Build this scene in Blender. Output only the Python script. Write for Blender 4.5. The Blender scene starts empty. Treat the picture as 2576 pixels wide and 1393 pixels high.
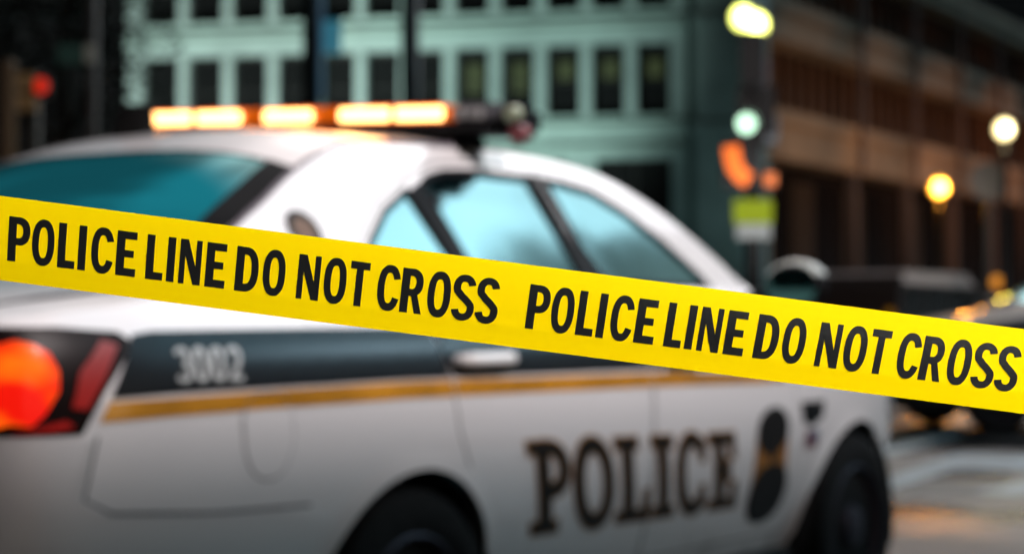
import bpy, bmesh, math, random
from mathutils import Vector, Matrix
from mathutils.geometry import delaunay_2d_cdt
S = bpy.context.scene
COL = S.collection
R = math.radians
random.seed(7)

# ------------------------------------------------------------------ camera, world, lights, exposure
CAM = Vector((-2.8, -3.83, 1.10)); YAW = R(32.4); PIT = R(1.0); FPX = 2060.0
FW = Vector((math.cos(YAW)*math.cos(PIT), math.sin(YAW)*math.cos(PIT), math.sin(PIT)))
RT = FW.cross(Vector((0, 0, 1))).normalized(); UP = RT.cross(FW)
cd = bpy.data.cameras.new('camera'); cam = bpy.data.objects.new('camera', cd); COL.objects.link(cam)
cam.matrix_world = Matrix.Translation(CAM) @ Matrix((RT, UP, -FW)).transposed().to_4x4()
cd.sensor_width = 36; cd.lens = FPX/1024*36; cd.clip_start = .05; cd.clip_end = 2000
cd.dof.use_dof = True; cd.dof.focus_distance = 1.25; cd.dof.aperture_fstop = 6.7; cd.dof.aperture_blades = 0
S.camera = cam
S.render.resolution_x = 1024; S.render.resolution_y = 553
S.view_settings.view_transform = 'Standard'; S.view_settings.look = 'None'; S.view_settings.gamma = 1; S.view_settings.exposure = 0

def ray(px, py):      # direction of a point of the 2576 x 1393 view
    return FW + RT*((px*1024/2576-512)/FPX) - UP*((py*1024/2576-276.5)/FPX)
def at(px, py, dist):
    return CAM + ray(px, py)*dist

W = bpy.data.worlds.new('World'); S.world = W; W.use_nodes = True
nt = W.node_tree; N = nt.nodes; L = nt.links; N.clear()
def dirv(az, el): return (math.cos(R(el))*math.cos(R(az)), math.cos(R(el))*math.sin(R(az)), math.sin(R(el)))
out = N.new('ShaderNodeOutputWorld'); bg = N.new('ShaderNodeBackground'); L.new(bg.outputs[0], out.inputs[0])
tc = N.new('ShaderNodeTexCoord')
def wdot(v):
    n = N.new('ShaderNodeVectorMath'); n.operation = 'DOT_PRODUCT'; L.new(tc.outputs['Generated'], n.inputs[0]); n.inputs[1].default_value = v
    return n.outputs['Value']
def wmap(src, a, b, c=0., d=1.):
    n = N.new('ShaderNodeMapRange'); n.interpolation_type = 'SMOOTHSTEP'; L.new(src, n.inputs[0])
    for i, q in enumerate((a, b, c, d)): n.inputs[i+1].default_value = q
    return n.outputs[0]
def wmul(a, b):
    n = N.new('ShaderNodeMath'); n.operation = 'MULTIPLY'; L.new(a, n.inputs[0])
    if isinstance(b, float): n.inputs[1].default_value = b
    else: L.new(b, n.inputs[1])
    return n.outputs[0]
def wcol(fac, col):
    n = N.new('ShaderNodeVectorMath'); n.operation = 'SCALE'; n.inputs[0].default_value = col; L.new(fac, n.inputs['Scale']); return n.outputs[0]
def wadd(a, b):
    n = N.new('ShaderNodeVectorMath'); n.operation = 'ADD'; L.new(a, n.inputs[0]); L.new(b, n.inputs[1]); return n.outputs[0]
up = wdot((0, 0, 1))
nz = N.new('ShaderNodeTexNoise'); nz.inputs['Scale'].default_value = 4.5; nz.inputs['Detail'].default_value = 3; L.new(tc.outputs['Generated'], nz.inputs['Vector'])
cl = wmap(nz.outputs['Fac'], .38, .64, .45, 1.25)
# evening sky patches shaped to reflect in the car windows, outside the picture
glow = wmul(wmul(wmap(wdot(dirv(8, 28)), .80, .98), wmap(up, .19, .40)), cl)
glow2 = wmul(wmul(wmap(wdot(dirv(-12, 30)), .74, .99), wmap(up, .17, .42)), cl)
zen = wmul(wmap(wdot(dirv(52, 38)), .90, .995), cl)
tot = wadd(wadd(wadd(wcol(glow, (2.9, 2.3, 2.1)), wcol(glow2, (.01, .75, 1.05))), wcol(zen, (.01, .14, .18))), wcol(wmap(up, -1, 1, 1., 1.), (.0045, .0045, .0045)))
L.new(tot, bg.inputs['Color']); bg.inputs['Strength'].default_value = 1.0
# ------------------------------------------------------------------ helpers
def link(o, parent=None):
    COL.objects.link(o)
    if parent: o.parent = parent
    return o
def tag(o, label=None, cat=None, group=None, kind=None):
    if label: o['label'] = label
    if cat: o['category'] = cat
    if group: o['group'] = group
    if kind: o['kind'] = kind
    return o
def thing(name, label, cat, loc=(0, 0, 0), rz=0, group=None):
    o = bpy.data.objects.new(name, None); o.location = loc; o.rotation_euler = (0, 0, rz); o.empty_display_size = .2
    return tag(link(o), label, cat, group)
def obj(name, bm, mat, parent=None, smooth=True):
    me = bpy.data.meshes.new(name)
    if smooth:
        for f in bm.faces: f.smooth = True
        for e in bm.edges:
            if len(e.link_faces) == 2 and e.calc_face_angle(0) > R(38): e.smooth = False
    bm.normal_update(); bm.to_mesh(me); bm.free(); me.materials.append(mat)
    return link(bpy.data.objects.new(name, me), parent)
def lamp(name, kind, loc, power, color, target=None, size=.3, spot=60, blend=.6):
    l = bpy.data.lights.new(name, kind); l.energy = power; l.color = color
    if kind == 'AREA': l.shape = 'DISK'; l.size = size
    else: l.shadow_soft_size = size
    if kind == 'SPOT': l.spot_size = R(spot); l.spot_blend = blend
    o = bpy.data.objects.new(name, l); o.location = loc
    if target is not None: o.rotation_euler = (Vector(target)-Vector(loc)).to_track_quat('-Z', 'Y').to_euler()
    return link(o)
MATS = {}
def mat(name, col, rough=.6, metal=0., var=0., scale=8., coat=0., bump=0., emit=None, estr=0., spec=.5, stretch=None):
    if name in MATS: return MATS[name]
    m = bpy.data.materials.new(name); m.use_nodes = True; n = m.node_tree.nodes; l = m.node_tree.links; p = n['Principled BSDF']
    p.inputs['Base Color'].default_value = (*col, 1); p.inputs['Roughness'].default_value = rough; p.inputs['Metallic'].default_value = metal
    p.inputs['Coat Weight'].default_value = coat; p.inputs['Coat Roughness'].default_value = .04; p.inputs['Specular IOR Level'].default_value = spec
    if emit: p.inputs['Emission Color'].default_value = (*emit, 1); p.inputs['Emission Strength'].default_value = estr
    if var or bump:
        t = n.new('ShaderNodeTexCoord'); mp = n.new('ShaderNodeMapping'); l.new(t.outputs['Object'], mp.inputs[0])
        if stretch: mp.inputs['Scale'].default_value = stretch
        z = n.new('ShaderNodeTexNoise'); z.inputs['Scale'].default_value = scale; z.inputs['Detail'].default_value = 5; l.new(mp.outputs[0], z.inputs['Vector'])
        if var:
            r = n.new('ShaderNodeMix'); r.data_type = 'RGBA'; mr = n.new('ShaderNodeMapRange'); l.new(z.outputs['Fac'], mr.inputs[0]); mr.inputs[1].default_value = .3; mr.inputs[2].default_value = .7
            l.new(mr.outputs[0], r.inputs[0]); r.inputs[6].default_value = (*[c*(1-var) for c in col], 1); r.inputs[7].default_value = (*[min(c*(1+var), 1) for c in col], 1)
            l.new(r.outputs[2], p.inputs['Base Color'])
        if bump:
            b = n.new('ShaderNodeBump'); b.inputs['Strength'].default_value = bump; b.inputs['Distance'].default_value = .02; l.new(z.outputs['Fac'], b.inputs['Height']); l.new(b.outputs[0], p.inputs['Normal'])
    MATS[name] = m
    return m
def glassmat(name, tint, refl, gloss=.0, rc=(1, 1, 1)):
    m = bpy.data.materials.new(name); m.use_nodes = True; n = m.node_tree.nodes; l = m.node_tree.links; n.clear()
    o = n.new('ShaderNodeOutputMaterial'); mx = n.new('ShaderNodeMixShader'); t = n.new('ShaderNodeBsdfTransparent'); g = n.new('ShaderNodeBsdfGlossy')
    t.inputs[0].default_value = (*tint, 1); g.inputs['Color'].default_value = (*rc, 1); g.inputs['Roughness'].default_value = gloss
    f = n.new('ShaderNodeFresnel'); f.inputs[0].default_value = 1.5; a = n.new('ShaderNodeMath'); a.operation = 'MULTIPLY_ADD'; a.use_clamp = True
    l.new(f.outputs[0], a.inputs[0]); a.inputs[1].default_value = 1-refl; a.inputs[2].default_value = refl
    l.new(a.outputs[0], mx.inputs[0]); l.new(t.outputs[0], mx.inputs[1]); l.new(g.outputs[0], mx.inputs[2]); l.new(mx.outputs[0], o.inputs[0]); return m
def add_box(bm, x0, x1, y0, y1, z0, z1, M=None, bev=0):
    r = bmesh.ops.create_cube(bm, size=1)
    T = Matrix.Translation(((x0+x1)/2, (y0+y1)/2, (z0+z1)/2)) @ Matrix.Diagonal((abs(x1-x0), abs(y1-y0), abs(z1-z0), 1))
    bmesh.ops.transform(bm, matrix=T, verts=r['verts'])
    vs = r['verts']
    if bev:
        es = list({e for v in vs for e in v.link_edges}); q = bmesh.ops.bevel(bm, geom=es, offset=bev, segments=2, affect='EDGES'); vs = list({v for f in q['faces'] for v in f.verts} | {v for v in vs if v.is_valid})
    if M is not None: bmesh.ops.transform(bm, matrix=M, verts=[v for v in vs if v.is_valid])
    return vs
def box(x0, x1, y0, y1, z0, z1, bev=0, M=None):
    bm = bmesh.new(); add_box(bm, x0, x1, y0, y1, z0, z1, M, bev); return bm
def add_lathe(bm, prof, seg=24, M=None):      # prof [(r, z)], axis z
    rings = []
    for r, z in prof:
        rings.append([bm.verts.new((r*math.cos(2*math.pi*k/seg), r*math.sin(2*math.pi*k/seg), z)) for k in range(seg)])
    for a, b in zip(rings, rings[1:]):
        for k in range(seg): bm.faces.new((a[k], a[(k+1) % seg], b[(k+1) % seg], b[k]))
    if prof[0][0] > 1e-4: bm.faces.new(rings[0][::-1])
    if prof[-1][0] > 1e-4: bm.faces.new(rings[-1])
    vs = [v for r in rings for v in r]
    if M is not None: bmesh.ops.transform(bm, matrix=M, verts=vs)
    return vs
def lathe(prof, seg=24, M=None):
    bm = bmesh.new(); add_lathe(bm, prof, seg, M); bmesh.ops.remove_doubles(bm, verts=bm.verts, dist=1e-5); return bm
def add_tube(bm, pts, r, seg=10):
    pts = [Vector(p) for p in pts]; rr = r if isinstance(r, (list, tuple)) else [r]*len(pts); rings = []
    for i, p in enumerate(pts):
        d = (pts[min(i+1, len(pts)-1)]-pts[max(i-1, 0)]).normalized(); a = d.orthogonal().normalized(); b = d.cross(a)
        if i and rings:
            a0 = rings[-1][0].co-pts[i-1]; a = (a0-d*a0.dot(d)).normalized(); b = d.cross(a)
        rings.append([bm.verts.new(p+(a*math.cos(2*math.pi*k/seg)+b*math.sin(2*math.pi*k/seg))*rr[i]) for k in range(seg)])
    for x, y in zip(rings, rings[1:]):
        for k in range(seg): bm.faces.new((x[k], x[(k+1) % seg], y[(k+1) % seg], y[k]))
    bm.faces.new(rings[0][::-1]); bm.faces.new(rings[-1])
def tube(pts, r, seg=10):
    bm = bmesh.new(); add_tube(bm, pts, r, seg); return bm
def inside(p, poly):
    x, y = p; c = False; j = len(poly)-1
    for i in range(len(poly)):
        xi, yi = poly[i]; xj, yj = poly[j]
        if (yi > y) != (yj > y) and x < (xj-xi)*(y-yi)/(yj-yi)+xi: c = not c
        j = i
    return c
def region(adds, holes, step, fn, thick=0., grid=True, stepy=None):
    """triangulated union of the polygons 'adds' minus 'holes', mapped from 2-D to 3-D by fn"""
    vs, es = [], []; stepy = stepy or step
    for poly in adds+holes:
        b = len(vs); pts = []
        for i, p in enumerate(poly):
            q = poly[(i+1) % len(poly)]; n = max(1, int(math.hypot((q[0]-p[0])/step, (q[1]-p[1])/stepy)))
            for k in range(n): pts.append((p[0]+(q[0]-p[0])*k/n, p[1]+(q[1]-p[1])*k/n))
        vs += pts; es += [(b+i, b+(i+1) % len(pts)) for i in range(len(pts))]
    if grid:
        xs = [v[0] for v in vs]; ys = [v[1] for v in vs]; x = min(xs)+step*.37; row = 0
        while x < max(xs):
            y = min(ys)+stepy*(.31+.5*(row % 2))
            while y < max(ys):
                if any(inside((x, y), a) for a in adds) and not any(inside((x, y), h) for h in holes): vs.append((x, y))
                y += stepy
            x += step; row += 1
    V, E, F, *_ = delaunay_2d_cdt([Vector(v) for v in vs], es, [], 0, 1e-5)
    bm = bmesh.new(); bv = {}
    for f in F:
        c = (sum(V[i][0] for i in f)/len(f), sum(V[i][1] for i in f)/len(f))
        if any(inside(c, a) for a in adds) and not any(inside(c, h) for h in holes):
            q = []
            for i in f:
                if i not in bv: bv[i] = bm.verts.new(fn(V[i][0], V[i][1]))
                q.append(bv[i])
            try: bm.faces.new(q)
            except ValueError: pass
    bm.normal_update()
    if thick:
        bmesh.ops.recalc_face_normals(bm, faces=bm.faces); bmesh.ops.solidify(bm, geom=bm.faces[:], thickness=thick); bmesh.ops.recalc_face_normals(bm, faces=bm.faces)
    return bm
def merge(dst, src):
    me = bpy.data.meshes.new('tmp'); src.to_mesh(me); src.free(); dst.from_mesh(me); bpy.data.meshes.remove(me)
def sell(cx, cy, rx, ry, p=2.3, a0=0, a1=360, n=40):    # superellipse arc points
    o = []
    for k in range(n+1):
        a = R(a0+(a1-a0)*k/n); c, s = math.cos(a), math.sin(a)
        o.append((cx+rx*math.copysign(abs(c)**(2/p), c), cy+ry*math.copysign(abs(s)**(2/p), s)))
    return o
def full(cx, cy, rx, ry, p=2.3, n=40): return sell(cx, cy, rx, ry, p, 0, 360*(n-1)/n, n-1)
def stroke(pts, w):
    """polygon of constant width w around a polyline (butt ends)"""
    l, r = [], []
    for i, p in enumerate(pts):
        a = pts[max(i-1, 0)]; b = pts[min(i+1, len(pts)-1)]; dx, dy = b[0]-a[0], b[1]-a[1]; d = math.hypot(dx, dy)
        l.append((p[0]-dy/d*w/2, p[1]+dx/d*w/2)); r.append((p[0]+dy/d*w/2, p[1]-dx/d*w/2))
    return l+r[::-1]
def rect(x0, y0, x1, y1): return [(x0, y0), (x1, y0), (x1, y1), (x0, y1)]
def lerp_tab(t, tab):
    # monotone-ish cubic (catmull-rom) interpolation of a table [(t, v), ...]
    n = len(tab)
    if t <= tab[0][0]: return tab[0][1]
    if t >= tab[-1][0]: return tab[-1][1]
    i = 0
    while tab[i+1][0] < t: i += 1
    (x0, y0), (x1, y1) = tab[i], tab[i+1]
    h = x1-x0; u = (t-x0)/h; d = (y1-y0)/h
    def slope(k):
        if k == 0 or k == n-1: return None
        a = (tab[k][1]-tab[k-1][1])/(tab[k][0]-tab[k-1][0]); b = (tab[k+1][1]-tab[k][1])/(tab[k+1][0]-tab[k][0])
        return 0 if a*b <= 0 else 2*a*b/(a+b)
    m0 = slope(i); m1 = slope(i+1)
    m0 = d if m0 is None else m0; m1 = d if m1 is None else m1
    return ((2*u**3-3*u*u+1)*y0+(u**3-2*u*u+u)*h*m0+(-2*u**3+3*u*u)*y1+(u**3-u*u)*h*m1)
# plan outline of the car at its widest, rear centre -> right side -> front centre (x forward, y < 0 is the car's right)
PLAN = [(0, 0), (.002, -.3), (.012, -.55), (.035, -.7), (.075, -.79), (.14, -.845), (.25, -.875), (.5, -.9), (.9, -.915), (1.4, -.925), (2.3, -.93), (3.3, -.925),
        (3.8, -.92), (4.15, -.91), (4.45, -.875), (4.7, -.81), (4.9, -.7), (5.02, -.5), (5.07, -.25), (5.08, 0)]
def _plan_build():
    # resample finely with chord-length parametrised catmull
    acc = [0.0]
    for a, b in zip(PLAN, PLAN[1:]): acc.append(acc[-1]+math.dist(a, b))
    k = PLAN.index((2.3, -.93)); off = 2.3-acc[k]
    tx = [(acc[i]+off, PLAN[i][0]) for i in range(len(PLAN))]; ty = [(acc[i]+off, PLAN[i][1]) for i in range(len(PLAN))]
    return tx, ty
TX, TY = _plan_build()
S0, S1 = TX[0][0], TX[-1][0]
HALF = [(.16, .74), (.24, .785), (.34, .828), (.45, .868), (.6, .908), (.75, .928), (.87, .93), (.95, .926), (1.02, .912), (1.08, .882), (1.14, .84), (1.2, .80), (1.3, .742), (1.4, .682), (1.48, .63), (1.56, .57), (1.64, .5)]
def plan(s):
    x, y = lerp_tab(s, TX), lerp_tab(s, TY); e = .01
    dx = lerp_tab(min(s+e, S1), TX)-lerp_tab(max(s-e, S0), TX); dy = lerp_tab(min(s+e, S1), TY)-lerp_tab(max(s-e, S0), TY)
    l = math.hypot(dx, dy) or 1
    return x, y, dy/l, -dx/l      # outward normal of the right-hand side
def per(s, z, off=0.0):
    x, y, nx, ny = plan(s); ins = .93-lerp_tab(z, HALF)-off
    return (x-nx*ins*(1 if abs(nx) < .5 else .6), min(y-ny*ins, 0), z)
ZC = [(0, 1.06), (.1, 1.13), (.4, 1.17), (.6, 1.19), (1.0, 1.42), (1.25, 1.53), (1.5, 1.60), (1.8, 1.615), (2.2, 1.63), (2.6, 1.615), (2.85, 1.575), (3.05, 1.51), (3.3, 1.39), (3.6, 1.23), (3.75, 1.15), (4.2, 1.06), (4.7, .95), (5.08, .78)]
ZE = [(0, 1.06), (.1, 1.085), (.5, 1.125), (.7, 1.16), (.86, 1.28), (1.0, 1.345), (1.26, 1.465), (1.5, 1.535), (1.8, 1.558), (2.2, 1.572), (2.6, 1.56), (2.8, 1.535), (3.0, 1.47), (3.2, 1.36), (3.35, 1.25), (3.45, 1.17), (3.6, 1.12), (3.8, 1.08), (4.3, 1.0), (4.7, .9), (5.08, .78)]
def edge(s):
    x = plan(s)[0]; z = lerp_tab(x, ZE); return per(s, z)
def top(s, t, off=0.0):
    ex, ey, ez = edge(s); zc = lerp_tab(ex, ZC)
    return (ex, -abs(ey)*t, ez+(zc-ez)*(1-abs(t)**3.2)+off)
# ------------------------------------------------------------------ the saloon car: surfaces shared by both cars
def outward(bm): bmesh.ops.recalc_face_normals(bm, faces=bm.faces)
WR, WF, WZ, AR = 1.37, 4.13, .335, .385       # axles, wheel centre height, arch radius
DLO_Q = [(1.30, 1.185), (1.375, 1.275), (1.51, 1.365), (1.665, 1.43), (1.70, 1.40), (1.745, 1.185)]
DLO_R = [(1.80, 1.185), (1.755, 1.40), (1.74, 1.445), (1.80, 1.472), (1.9, 1.492), (2.1, 1.503), (2.345, 1.50), (2.365, 1.3), (2.375, 1.185)]
DLO_F = [(2.46, 1.185), (2.435, 1.3), (2.42, 1.50), (2.55, 1.495), (2.7, 1.475), (2.85, 1.412), (3.0, 1.325), (3.13, 1.225), (3.165, 1.185)]
DOOR_R = [(1.80, .36), (2.60, .36), (2.545, .8), (2.525, 1.1), (2.405, 1.3), (2.39, 1.525), (2.1, 1.53), (1.86, 1.515), (1.70, 1.47), (1.49, 1.385), (1.33, 1.28), (1.25, 1.17), (1.30, 1.13), (1.44, 1.08), (1.495, .93), (1.53, .8), (1.585, .7), (1.67, .58), (1.745, .47)]
DOOR_F = [(2.61, .36), (3.62, .36), (3.60, .6), (3.555, .85), (3.50, 1.02), (3.40, 1.12), (3.30, 1.19), (3.17, 1.29), (3.03, 1.385), (2.87, 1.465), (2.72, 1.505), (2.55, 1.52), (2.40, 1.525), (2.415, 1.3), (2.535, 1.1), (2.555, .8)]
LAMP = [(.045, .86), (.24, .855), (.30, .94), (.375, 1.02), (.385, 1.045), (.36, 1.062), (.2, 1.072), (.03, 1.072)]
LAMPW = [(-.25, .86)] + LAMP[1:-1] + [(-.25, 1.07)]
FUEL = sell(.785, .845, .088, .078, 2.6, 0, 180, 14) + sell(.79, .845, .088, .118, 2.2, 180, 360, 14)
def shrink(poly, d):
    cx = sum(p[0] for p in poly)/len(poly); cy = sum(p[1] for p in poly)/len(poly); o = []
    n = len(poly); area = sum(poly[i][0]*poly[(i+1) % n][1]-poly[(i+1) % n][0]*poly[i][1] for i in range(n)); sg = 1 if area > 0 else -1
    for i in range(n):
        a, b, c = Vector(poly[i-1]), Vector(poly[i]), Vector(poly[(i+1) % n]); e1 = (b-a).normalized(); e2 = (c-b).normalized()
        n1 = Vector((-e1.y, e1.x))*sg; n2 = Vector((-e2.y, e2.x))*sg; m = (n1+n2); m = m.normalized() if m.length > .1 else n1
        k = d/max(.5, m.dot(n1)); o.append((b.x+m.x*k, b.y+m.y*k))
    return o
def side_fn(side, off=0.):
    def f(s, z):
        x, y, zz = per(s, z, off); return (x, y*side, zz)      # side = 1: the car's right, -1: its left
    return f
def arch_pts(cx, r, z0, n=22):
    a0 = math.asin((z0-WZ)/r); return [(cx+r*math.cos(math.pi-a0-(math.pi-2*a0)*k/n), WZ+r*math.sin(math.pi-a0-(math.pi-2*a0)*k/n)) for k in range(n+1)]
SS = sorted(set([round(S0+(S1-S0)*k/110, 4) for k in range(111)] + [.62, 1.235, 2.86, 3.62, 3.75]))
def top_mesh(s0, s1, t0=1., off=0., holes=()):
    bm = bmesh.new(); ts = [-1, -.97, -.92, -.86, -.75, -.6, -.4, -.2, 0, .2, .4, .6, .75, .86, .92, .97, 1]; ts = [t for t in ts if abs(t) <= t0+1e-6]; rows = []
    sl = [s for s in SS if s0-1e-6 <= s <= s1+1e-6]
    for s in sl:
        rows.append([])
        for t in ts:
            p = list(top(s, t, off)); rows[-1].append(bm.verts.new(p))
    for i in range(len(sl)-1):
        for j in range(len(ts)-1):
            cs, ct = (sl[i]+sl[i+1])/2, abs(ts[j]+ts[j+1])/2
            if any(a < cs < b and ct < c for a, b, c in holes): continue
            try: bm.faces.new((rows[i][j], rows[i+1][j], rows[i+1][j+1], rows[i][j+1]))
            except ValueError: pass
    bmesh.ops.remove_doubles(bm, verts=bm.verts, dist=1e-4); bm.normal_update()
    return bm
def add_wheel(car, s, side, rubber, metal, dark):
    x, y = s, -side*.905
    M = Matrix.Translation((x, y, WZ)) @ Matrix.Rotation(R(90)*side, 4, 'X')      # lathe +z points outwards
    w = lathe([(.20, -.2), (.30, -.2), (.328, -.185), (.335, -.16), (.335, -.03), (.326, -.008), (.30, .004), (.25, .006), (.222, -.004), (.218, -.03)], 48, M)
    wh = obj('wheel', w, rubber, car)
    bm = bmesh.new()
    add_lathe(bm, [(.218, -.19), (.218, -.02), (.224, -.004), (.216, .0), (.205, -.012), (.196, -.05), (.12, -.075), (.11, -.06), (.075, -.03), (.07, -.01), (.03, .0), (.0, .0)], 48, M)
    obj('rim', bm, metal, wh)
    return wh
def wheel_well(s, side):
    bm = bmesh.new(); pr = []
    for k in range(25):
        a = math.pi*1.16*k/24-.08*math.pi; pr.append((s+AR*1.005*math.cos(a), WZ+AR*1.005*math.sin(a)))
    o = [bm.verts.new((p[0], -side*.885, p[1])) for p in pr]; i = [bm.verts.new((p[0], -side*.55, p[1])) for p in pr]
    for k in range(24): bm.faces.new((o[k], o[k+1], i[k+1], i[k]))
    bm.faces.new(i); return bm
def build_saloon(car, paint, lite=False):
    """shell, glass, doors, wheels; lite = the plain dark car further off"""
    st = .07 if lite else .045
    blk = mat('black_plastic', (.005, .005, .006), .6, spec=.12); rub = mat('tyre_rubber', (.007, .007, .0075), .9, var=.25, scale=30, bump=.3, spec=.2)
    rimm = mat('wheel_metal', (.04, .034, .05), .55, .6, var=.2); drk = mat('cabin_dark', (.01, .012, .014), .8); chrome = mat('chrome', (.75, .76, .78), .12, 1.)
    side_glass = MATS.get('g_side'); rear_glass = MATS.get('g_rear')
    if not side_glass:
        side_glass = MATS['g_side'] = glassmat('side_glass', (.08, .17, .19), .40, .11, (.5, .92, 1.))
        rear_glass = MATS['g_rear'] = glassmat('rear_glass', (.05, .16, .2), .5, .03, (.55, 1., 1.))
    outline = [(s, ze_s(s)) for s in SS]
    low = [(S0, .2)] + [p for p in [(-.3, .2), (.2, .2)]] + [(WR-.42, .2)] + arch_pts(WR, AR, .2) + [(WR+.5, .2), (2.6, .19), (WF-.5, .2)] + arch_pts(WF, AR, .2) + [(WF+.45, .2), (S1, .22)]
    shell = bmesh.new()
    for sd in (1, -1):
        merge(shell, region([low+outline[::-1]], [DOOR_R, DOOR_F, LAMPW] + ([] if lite or sd < 0 else [FUEL]), st, side_fn(sd)))
    merge(shell, top_mesh(S0, S1, 1., 0., [(.62, 1.235, .97), (2.86, 3.62, .92)]))
    bmesh.ops.remove_doubles(shell, verts=shell.verts, dist=.0015); outward(shell)
    body = obj('body', shell, paint, car)
    # glass in the roof holes
    obj('rear_window', top_mesh(.62, 1.235, .97, -.004), rear_glass, car); obj('windshield', top_mesh(2.86, 3.62, .92, -.004), side_glass, car)
    for sg_ in (1, -1):
        fr = bmesh.new(); sl = [s for s in SS if .62 <= s <= 1.235]
        for a, b in zip(sl[:-1], sl[1:]):
            fr.faces.new([fr.verts.new((q[0], q[1]*sg_, q[2])) for q in (top(a, .85, .002), top(b, .85, .002), top(b, .97, .002), top(a, .97, .002))])
        bmesh.ops.remove_doubles(fr, verts=fr.verts, dist=1e-4); obj('window_border', fr, blk, car)
    # doors
    for sd in (1, -1):
        for k, (D, H) in enumerate(((DOOR_R, [DLO_Q, DLO_R]), (DOOR_F, [DLO_F]))):
            bm = region([shrink(D, .005)], H, st, side_fn(sd, .001), 0); outward(bm)
            d = obj('door', bm, paint, car)
            bm = bmesh.new()
            for h in H: merge(bm, region([shrink(h, -.006)], [shrink(h, .012)], .06, side_fn(sd, .003), .004, grid=False))
            obj('window_trim', bm, blk, d)
            pil = rect(2.36, 1.187, 2.545, 1.512) if k == 0 else rect(2.42, 1.187, 2.48, 1.51)
            if k == 0: pl_ = [[(1.735, 1.187), (1.81, 1.187), (1.755, 1.455), (1.66, 1.425)], [(2.36, 1.187), (2.466, 1.187), (2.40, 1.34), (2.392, 1.508), (2.335, 1.508)]]
            else: pl_ = [[(2.478, 1.187), (2.50, 1.187), (2.45, 1.30), (2.438, 1.507), (2.408, 1.507), (2.422, 1.30)]]
            for p_ in pl_: obj('pillar_cover', region([p_], [], .05, side_fn(sd, .0045), .003, grid=False), blk, d)
            for h in H: obj('side_window', region([shrink(h, .0)], [], .12, side_fn(sd, -.006)), side_glass, d)
            hx = (1.50, 1.775) if k == 0 else (2.60, 2.86)
            bm = bmesh.new(); zz = .982 if k == 0 else .972
            pts = [Vector(per(hx[0]+(hx[1]-hx[0])*q/6, zz, (.012 if q in (0, 6) else .036))) for q in range(7)]; pts = [Vector((p.x, p.y*sd, p.z)) for p in pts]
            add_tube(bm, pts, [.012]+[.017]*5+[.012], 10)
            obj('handle', bm, MATS.get('handle_white', paint) if not lite else paint, d)
    # dark liner behind the door gaps, wheel wells, floor, cabin
    bm = bmesh.new()
    for sd in (1, -1):
        for D in (DOOR_R, DOOR_F):
            merge(bm, region([shrink(D, -.03)], [shrink(D, .05)], .08, side_fn(sd, -.012), grid=False))
        for w in (WR, WF): merge(bm, wheel_well(w, sd))
    add_box(bm, .2, 4.85, -.55, .55, .19, .3); add_box(bm, 1.8, 3.7, -.84, .84, .24, .3); add_box(bm, 3.5, 3.56, -.8, .8, .4, 1.1); add_box(bm, 1.1, 1.16, -.78, .78, .4, 1.12)
    obj('underbody', bm, drk, car, False)
    seat = mat('seat_cloth', (.05, .055, .06), .85)
    for y in (-.38, .38):
        bm = box(2.75, 3.25, y-.25, y+.25, .42, .58, .05); q = Matrix.Translation((2.72, y, .56)) @ Matrix.Rotation(R(-18), 4, 'Y'); add_box(bm, -.06, .07, -.24, .24, 0, .62, q, .05); add_box(bm, -.04, .05, -.13, .13, .64, .84, q, .04)
        obj('seat', bm, seat, car)
    bm = box(1.75, 2.25, -.62, .62, .42, .58, .05); add_box(bm, -.06, .08, -.62, .62, 0, .55, Matrix.Translation((1.74, 0, .56)) @ Matrix.Rotation(R(-20), 4, 'Y'), .05); obj('rear_seat', bm, seat, car)
    obj('dashboard', box(3.3, 3.56, -.72, .72, .75, 1.08, .06), drk, car)
    bm = bmesh.new(); c = Vector((3.14, .38, .98)); add_tube(bm, [c+Vector((.07*math.sin(a)*1, .18*math.cos(a), .17*math.sin(a))) for a in [2*math.pi*k/20 for k in range(21)]], .014, 8); add_box(bm, 3.12, 3.3, .36, .40, .94, .98)
    obj('steering_wheel', bm, drk, car)
    for w in (WR, WF):
        for sd in (1, -1): add_wheel(car, w, sd, rub, rimm, blk)
    # arch lips
    for w, nm in ((WR, 'arch_lip'), (WF, 'arch_lip')):
        for sd in (1, -1):
            a = [(w+r*math.cos(t), WZ+r*math.sin(t)) for r, rev in ((AR-.004, 0), (AR+.045, 1)) for t in ([math.pi*(k/30) for k in range(31)] if not rev else [math.pi*(1-k/30) for k in range(31)])]
            def lf(s, z, sd=sd, w=w):
                rr = math.hypot(s-w, z-WZ); k = (rr-AR)/.045; k = min(max(k, 0), 1); x, y, zz = per(s, z, .009*(1-k)**1.5+.001); return (x, y*sd, zz)
            if w == WR:
                def cut(poly): return poly
            bm = region([a], [], .03, lf, .008); outward(bm); obj(nm, bm, paint, car)
    # mirrors
    for sd in (1, -1):
        M = Matrix.Translation((3.43, -sd*.985, 1.195)); hs = []
        for k_ in (0, 1):
            bm = bmesh.new(); bmesh.ops.create_uvsphere(bm, u_segments=24, v_segments=16, radius=1, matrix=M @ Matrix.Diagonal((.07, .11, .075, 1) if not k_ else (.073, .114, .079, 1)))
            for v in bm.verts:
                if v.co.x < 3.395: v.co.x = 3.395
            if k_: bmesh.ops.delete(bm, geom=[f for f in bm.faces if f.calc_center_median().z < 1.232 or f.calc_center_median().x < 3.3955], context='FACES')
            hs.append(bm)
        mr = obj('mirror', hs[0], blk, car); obj('mirror_cap', hs[1], paint if lite else MATS.get('white_trim', paint), mr)
        obj('mirror_glass', region([full(0, 0, .088, .056, 3)], [], .05, lambda a, b, sd=sd: (3.391, -sd*.985+a, 1.19+b)), mat('mirror_face', (.05, .13, .12), .08, 1.), mr)
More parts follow.
